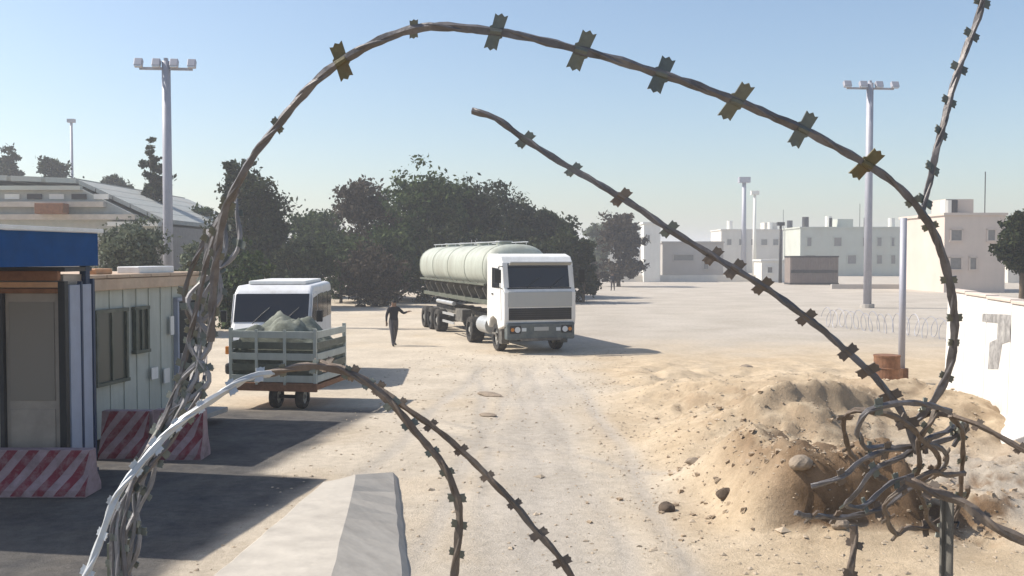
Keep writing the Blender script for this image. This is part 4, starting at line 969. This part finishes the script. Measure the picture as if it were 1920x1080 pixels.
def strand(pts, label, m='wire', r=.0052, spacing=.055, proto=None, at=None, name='razor_wire', seed=0, jitter=.15, big=(), scl=1.0):
    rr = random.Random(seed); W3 = [P(px, py, D) for (px, py, D) in pts]; cur = catmull(W3, .012)
    base = W3[0]; t = thing(name, label, 'razor wire', base, 0, 'razor wire strands in the foreground')
    loc = [p - base for p in cur]
    # core wire plus folded tape wrapped round it (a flattened second sleeve)
    hx = []
    for i, p in enumerate(loc):
        tn = (loc[min(i + 1, len(loc) - 1)] - loc[max(i - 1, 0)]).normalized(); sd = tn.cross(Vector((0, 1, 0)))
        sd = sd.normalized() if sd.length > .05 else tn.orthogonal().normalized(); nr = tn.cross(sd); a_ = i * .75
        hx.append(p + (sd * math.cos(a_) + nr * math.sin(a_)) * r * .62)
    MB().tube(hx, r * .50, 7).build('core_wire', M[m], t, smooth=True)
    # tape: strip with slight width, twisting slowly
    n = len(loc); vs = []; fs = []
    for i, p in enumerate(loc):
        tn = (loc[min(i + 1, n - 1)] - loc[max(i - 1, 0)]).normalized(); sd = tn.cross(Vector((0, 1, 0)))
        sd = sd.normalized() if sd.length > .05 else tn.orthogonal().normalized()
        nr = tn.cross(sd).normalized(); a_ = .45 * math.sin(i * .16 + seed); u = sd * math.cos(a_) + nr * math.sin(a_); v_ = nr * math.cos(a_) - sd * math.sin(a_)
        wv = r * (0.95 + .16 * math.sin(i * 1.7))
        for q_ in (u * wv + v_ * r * .15, u * wv * .2 + v_ * r * .75, -u * wv + v_ * r * .15, -u * wv - v_ * r * .15, -u * wv * .2 - v_ * r * .75, u * wv - v_ * r * .15): vs.append(p + q_)
    for i in range(n - 1):
        for k in range(6): a = i * 6 + k; b = i * 6 + (k + 1) % 6; fs.append((a, b, b + 6, a + 6))
    MB().add(vs, fs + [(5, 4, 3, 2, 1, 0), tuple((n - 1) * 6 + k for k in range(6))]).build('tape', M[m], t)
    # barbs
    def place(p, tn, pr, s_):
        zx = tn.normalized(); toward = Vector((rr.uniform(-.35, .35), -1, rr.uniform(-.35, .35))); zz = (toward - zx * toward.dot(zx)).normalized(); yy = zz.cross(zx)
        Mx = Matrix((zx, yy, zz)).transposed().to_4x4(); Mx.translation = p
        part_copy(pr, t, mw=Mx @ Matrix.Scale(s_, 4))
    acc = spacing * .5; 
    if at is not None:
        for (px, py, pr) in at:
            D0 = None; best = min(range(n), key=lambda i: ((cur[i].x / cur[i].y * F + 960 - px) ** 2 + ((540 - 60) - (cur[i].z - CAM_H) / cur[i].y * F - py) ** 2))
            i = best; tn = loc[min(i + 1, n - 1)] - loc[max(i - 1, 0)]; place(loc[i], tn, pr, rr.uniform(.93, 1.08) * scl)
    else:
        for i in range(1, n):
            acc += (loc[i] - loc[i - 1]).length
            if acc >= spacing: acc = rr.uniform(-jitter, jitter) * spacing; place(loc[i], loc[min(i + 1, n - 1)] - loc[i - 1], proto or BS, rr.uniform(.85, 1.15) * scl)
    return t

ring = [(395, 640, 1.52), (402, 520, 1.50), (418, 410, 1.47), (455, 325, 1.44), (520, 235, 1.41), (600, 145, 1.38), (680, 92, 1.36), (760, 58, 1.35), (840, 50, 1.34), (930, 60, 1.33), (1010, 74, 1.33), (1090, 95, 1.33), (1165, 115, 1.33), (1240, 140, 1.34), (1310, 162, 1.34), (1380, 190, 1.35), (1440, 214, 1.36), (1505, 243, 1.37), (1565, 274, 1.38), (1625, 308, 1.39), (1690, 355, 1.41), (1730, 402, 1.42), (1762, 462, 1.44), (1782, 540, 1.46), (1790, 610, 1.48), (1780, 690, 1.50), (1752, 750, 1.52), (1705, 800, 1.55)]
strand(ring, 'large arching razor wire loop spanning the whole picture', 'wire', .0062, at=[(522, 232, BS), (638, 116, BR), (775, 60, BS), (932, 62, BB), (1088, 95, BB), (1238, 138, BB), (1378, 188, BB), (1503, 243, BB), (1622, 306, BR), (1700, 380, BS), (1745, 430, BS), (1790, 530, BS), (1787, 600, BS), (1785, 650, BS), (1768, 712, BS), (1735, 770, BS), (430, 380, BS), (405, 470, BS), (398, 580, BS)], seed=1)
strand([(885, 208, 1.62), (930, 222, 1.61), (985, 262, 1.60), (1075, 318, 1.58), (1165, 370, 1.56), (1255, 430, 1.54), (1350, 488, 1.52), (1430, 536, 1.51), (1512, 595, 1.50), (1590, 660, 1.50), (1650, 718, 1.50), (1695, 780, 1.50), (1720, 850, 1.5)],
       'loose razor wire end slanting down through the middle of the big loop', 'wire', .0056, at=[(985, 266, BS), (1075, 320, BS), (1165, 370, BT), (1250, 425, BS), (1340, 482, BT), (1375, 500, BT), (1430, 535, BT), (1512, 592, BT), (1588, 658, BT), (1632, 705, BT), (1665, 742, BT), (1700, 800, BT)], seed=2, scl=1.25)
strand([(150, 1110, 1.30), (185, 1020, 1.32), (222, 925, 1.34), (280, 850, 1.37), (345, 785, 1.40), (420, 735, 1.44), (470, 706, 1.47), (520, 700, 1.49)],
       'sunlit bright razor wire curving up from the lower left corner', 'wiresunlit', .0056, proto=BW, spacing=.040, seed=3)
strand([(500, 702, 1.49), (560, 688, 1.48), (620, 690, 1.46), (680, 712, 1.44), (735, 758, 1.42), (790, 822, 1.41), (838, 885, 1.40), (860, 950, 1.40), (858, 1020, 1.40), (848, 1110, 1.40)],
       'brownish wire strand curling over and dropping straight to the bottom edge', 'wirerust', .0060, proto=BS, spacing=.040, seed=4)
strand([(590, 678, 1.50), (650, 694, 1.47), (710, 728, 1.45), (765, 768, 1.43), (835, 818, 1.42), (890, 868, 1.41), (925, 905, 1.40), (965, 945, 1.40), (1000, 990, 1.39), (1045, 1040, 1.38), (1090, 1110, 1.38)],
       'rusty wire strand running diagonally to the bottom centre', 'wirerust', .0050, proto=BT, spacing=.048, seed=5, scl=.9)
strand([(1845, -40, 1.50), (1838, 20, 1.50), (1810, 95, 1.49), (1788, 160, 1.48), (1768, 235, 1.47), (1752, 300, 1.45), (1738, 360, 1.44), (1728, 410, 1.43)],
       'razor wire hanging steeply from the top right corner onto the loop', 'wire', .0052, proto=BS, spacing=.05, seed=6)
strand([(1705, 790, 1.55), (1755, 775, 1.53), (1805, 786, 1.5), (1850, 805, 1.48), (1930, 850, 1.45)], 'thin wire strand leaving the tangle towards the white wall', 'wirerust', .0044, proto=BT, spacing=.06, seed=7, scl=.8)
strand([(1700, 900, 1.45), (1760, 925, 1.42), (1810, 945, 1.4), (1860, 985, 1.38), (1940, 1022, 1.36)], 'thick rusty wire strand running to the lower right corner', 'wirerust', .0075, proto=BT, spacing=.07, seed=8)
strand([(1600, 985, 1.45), (1602, 1020, 1.45), (1596, 1060, 1.44), (1590, 1110, 1.44)], 'short wire end hanging below the dark earth bank', 'wirerust', .0058, proto=BT, spacing=.035, seed=9)
# left limb: the coil's other turns seen nearly edge on
for k, (off, lab) in enumerate(((0, 'edge-on turn of the coil nearest the booth side'), (34, 'edge-on turn of the coil in the middle of the left bundle'), (62, 'edge-on turn of the coil closest to the olive van'))):
    strand([(446 - off * .3 + 8 * k, 352 + 10 * k, 1.50 + .05 * k), (400 - off * .25, 450, 1.53 + .05 * k), (372 - off * .2 + 18 * math.sin(k * 2), 560, 1.55 + .05 * k), (352 + off * .5, 650, 1.56 + .05 * k), (330 + off * .75, 730, 1.55), (300 + off * .4, 800 + 10 * k, 1.53), (258 - off * .2, 880 + 20 * k, 1.5), (232 - off * .3, 980, 1.48), (236 - off * .4, 1110, 1.46)],
           lab, ('wire', 'wirelight', 'wire')[k], .0044, proto=BS, spacing=.05, seed=20 + k)
for k, lab in enumerate(('pale loose strand swinging left of the edge-on coil bundle', 'pale strand on the van side of the edge-on coil bundle', 'lowest pale strand sagging across the left coil bundle')):
    pts = [(440 - 30 * k + 10 * math.sin(k), 372 + 30 * k, 1.6), (420 - 22 * k + 24, 470, 1.58), (352 + 30 * k, 560, 1.57), (395 - 20 * k, 640, 1.56), (340 + 26 * k, 715, 1.55), (318 - 8 * k, 790, 1.54), (250 + 18 * k, 900, 1.52), (262 - 14 * k, 1010, 1.5), (225 + 12 * k, 1110, 1.5)]
    strand(pts, lab, 'wirelight', .0044, proto=BS, spacing=.045, seed=50 + k)
# tangle at the lower right: turns of the coil bunched round the post
rt = random.Random(11)
labs = ['flat loop on top of the lower right tangle', 'tilted loop at the left side of the tangle', 'small tight loop at the heart of the tangle', 'wide low loop reaching left over the earth bank', 'steep loop hugging the steel picket', 'loose loop hanging at the bottom of the tangle', 'inner bent strand crossing the tangle diagonally']
spec = [(1705, 800, 105, 40, -.1), (1665, 840, 95, 55, .5), (1710, 850, 60, 60, .2), (1640, 905, 150, 42, -.35), (1765, 880, 45, 110, 0), (1740, 940, 90, 42, -.5), (1700, 870, 130, 24, -.6)]
for k, (cx, cy, rx_, ry_, ro) in enumerate(spec):
    if k == 2: continue
    pts = []
    for i in range(15):
        a = i / 14 * 5.6 + k * 1.3; u = rx_ * math.cos(a); v_ = ry_ * math.sin(a)
        pts.append((cx + u * math.cos(ro) - v_ * math.sin(ro) + rt.uniform(-8, 8), cy + u * math.sin(ro) + v_ * math.cos(ro) + rt.uniform(-8, 8), 1.5 + .09 * math.sin(a + .5) + .015 * k))
    strand(pts, labs[k], 'wirerust' if k % 3 else 'wire', .0046, proto=BT if k % 2 else BS, spacing=.085, seed=30 + k, scl=.95)
for o in protos: bpy.data.objects.remove(o)

# steel picket carrying the coil
pk = P(1772, 930, 1.5); pt = thing('fence_picket', 'slim grey steel picket under the lower right wire tangle', 'fence post', (pk.x, pk.y, 0), .4)
MB().prism([(-.008, -.002), (-.002, -.002), (-.002, -.016), (.002, -.016), (.002, -.002), (.008, -.002), (.008, .002), (-.008, .002)], 0.0, pk.z, 'z').build('shaft', M['chassis'], pt)
for k in range(6): MB().tube([(0, -.004, pk.z - .04 - k * .12), (.015, -.014, pk.z - .04 - k * .12), (.0, -.024, pk.z - .045 - k * .12)], .002, 5).build('hook', M['dark'], pt)
pk = P(226, 1010, 1.52); pt = thing('fence_picket', 'olive steel picket beside the bright wire at the lower left', 'fence post', (pk.x, pk.y, 0), -.3)
MB().prism([(-.016, -.004), (-.003, -.004), (-.003, -.028), (.003, -.028), (.003, -.004), (.016, -.004), (.016, .004), (-.016, .004)], 0.0, pk.z, 'z').build('shaft', M['olive'], pt)

# ------------------------------------------------------------------ haze
HZ = True
if HZ:
    hm = bpy.data.materials.new('haze'); hm.use_nodes = True; t = hm.node_tree; t.nodes.clear()
    pv = t.nodes.new('ShaderNodeVolumePrincipled'); pv.inputs['Color'].default_value = (.93, .95, 1, 1); pv.inputs['Density'].default_value = 0.0012; pv.inputs['Anisotropy'].default_value = 0.3
    om = t.nodes.new('ShaderNodeOutputMaterial'); t.links.new(pv.outputs[0], om.inputs['Volume'])
    hb = MB().box((0, 1500, 9.5), (9000, 9600, 22.0)).build('haze', hm); hb['kind'] = 'stuff'
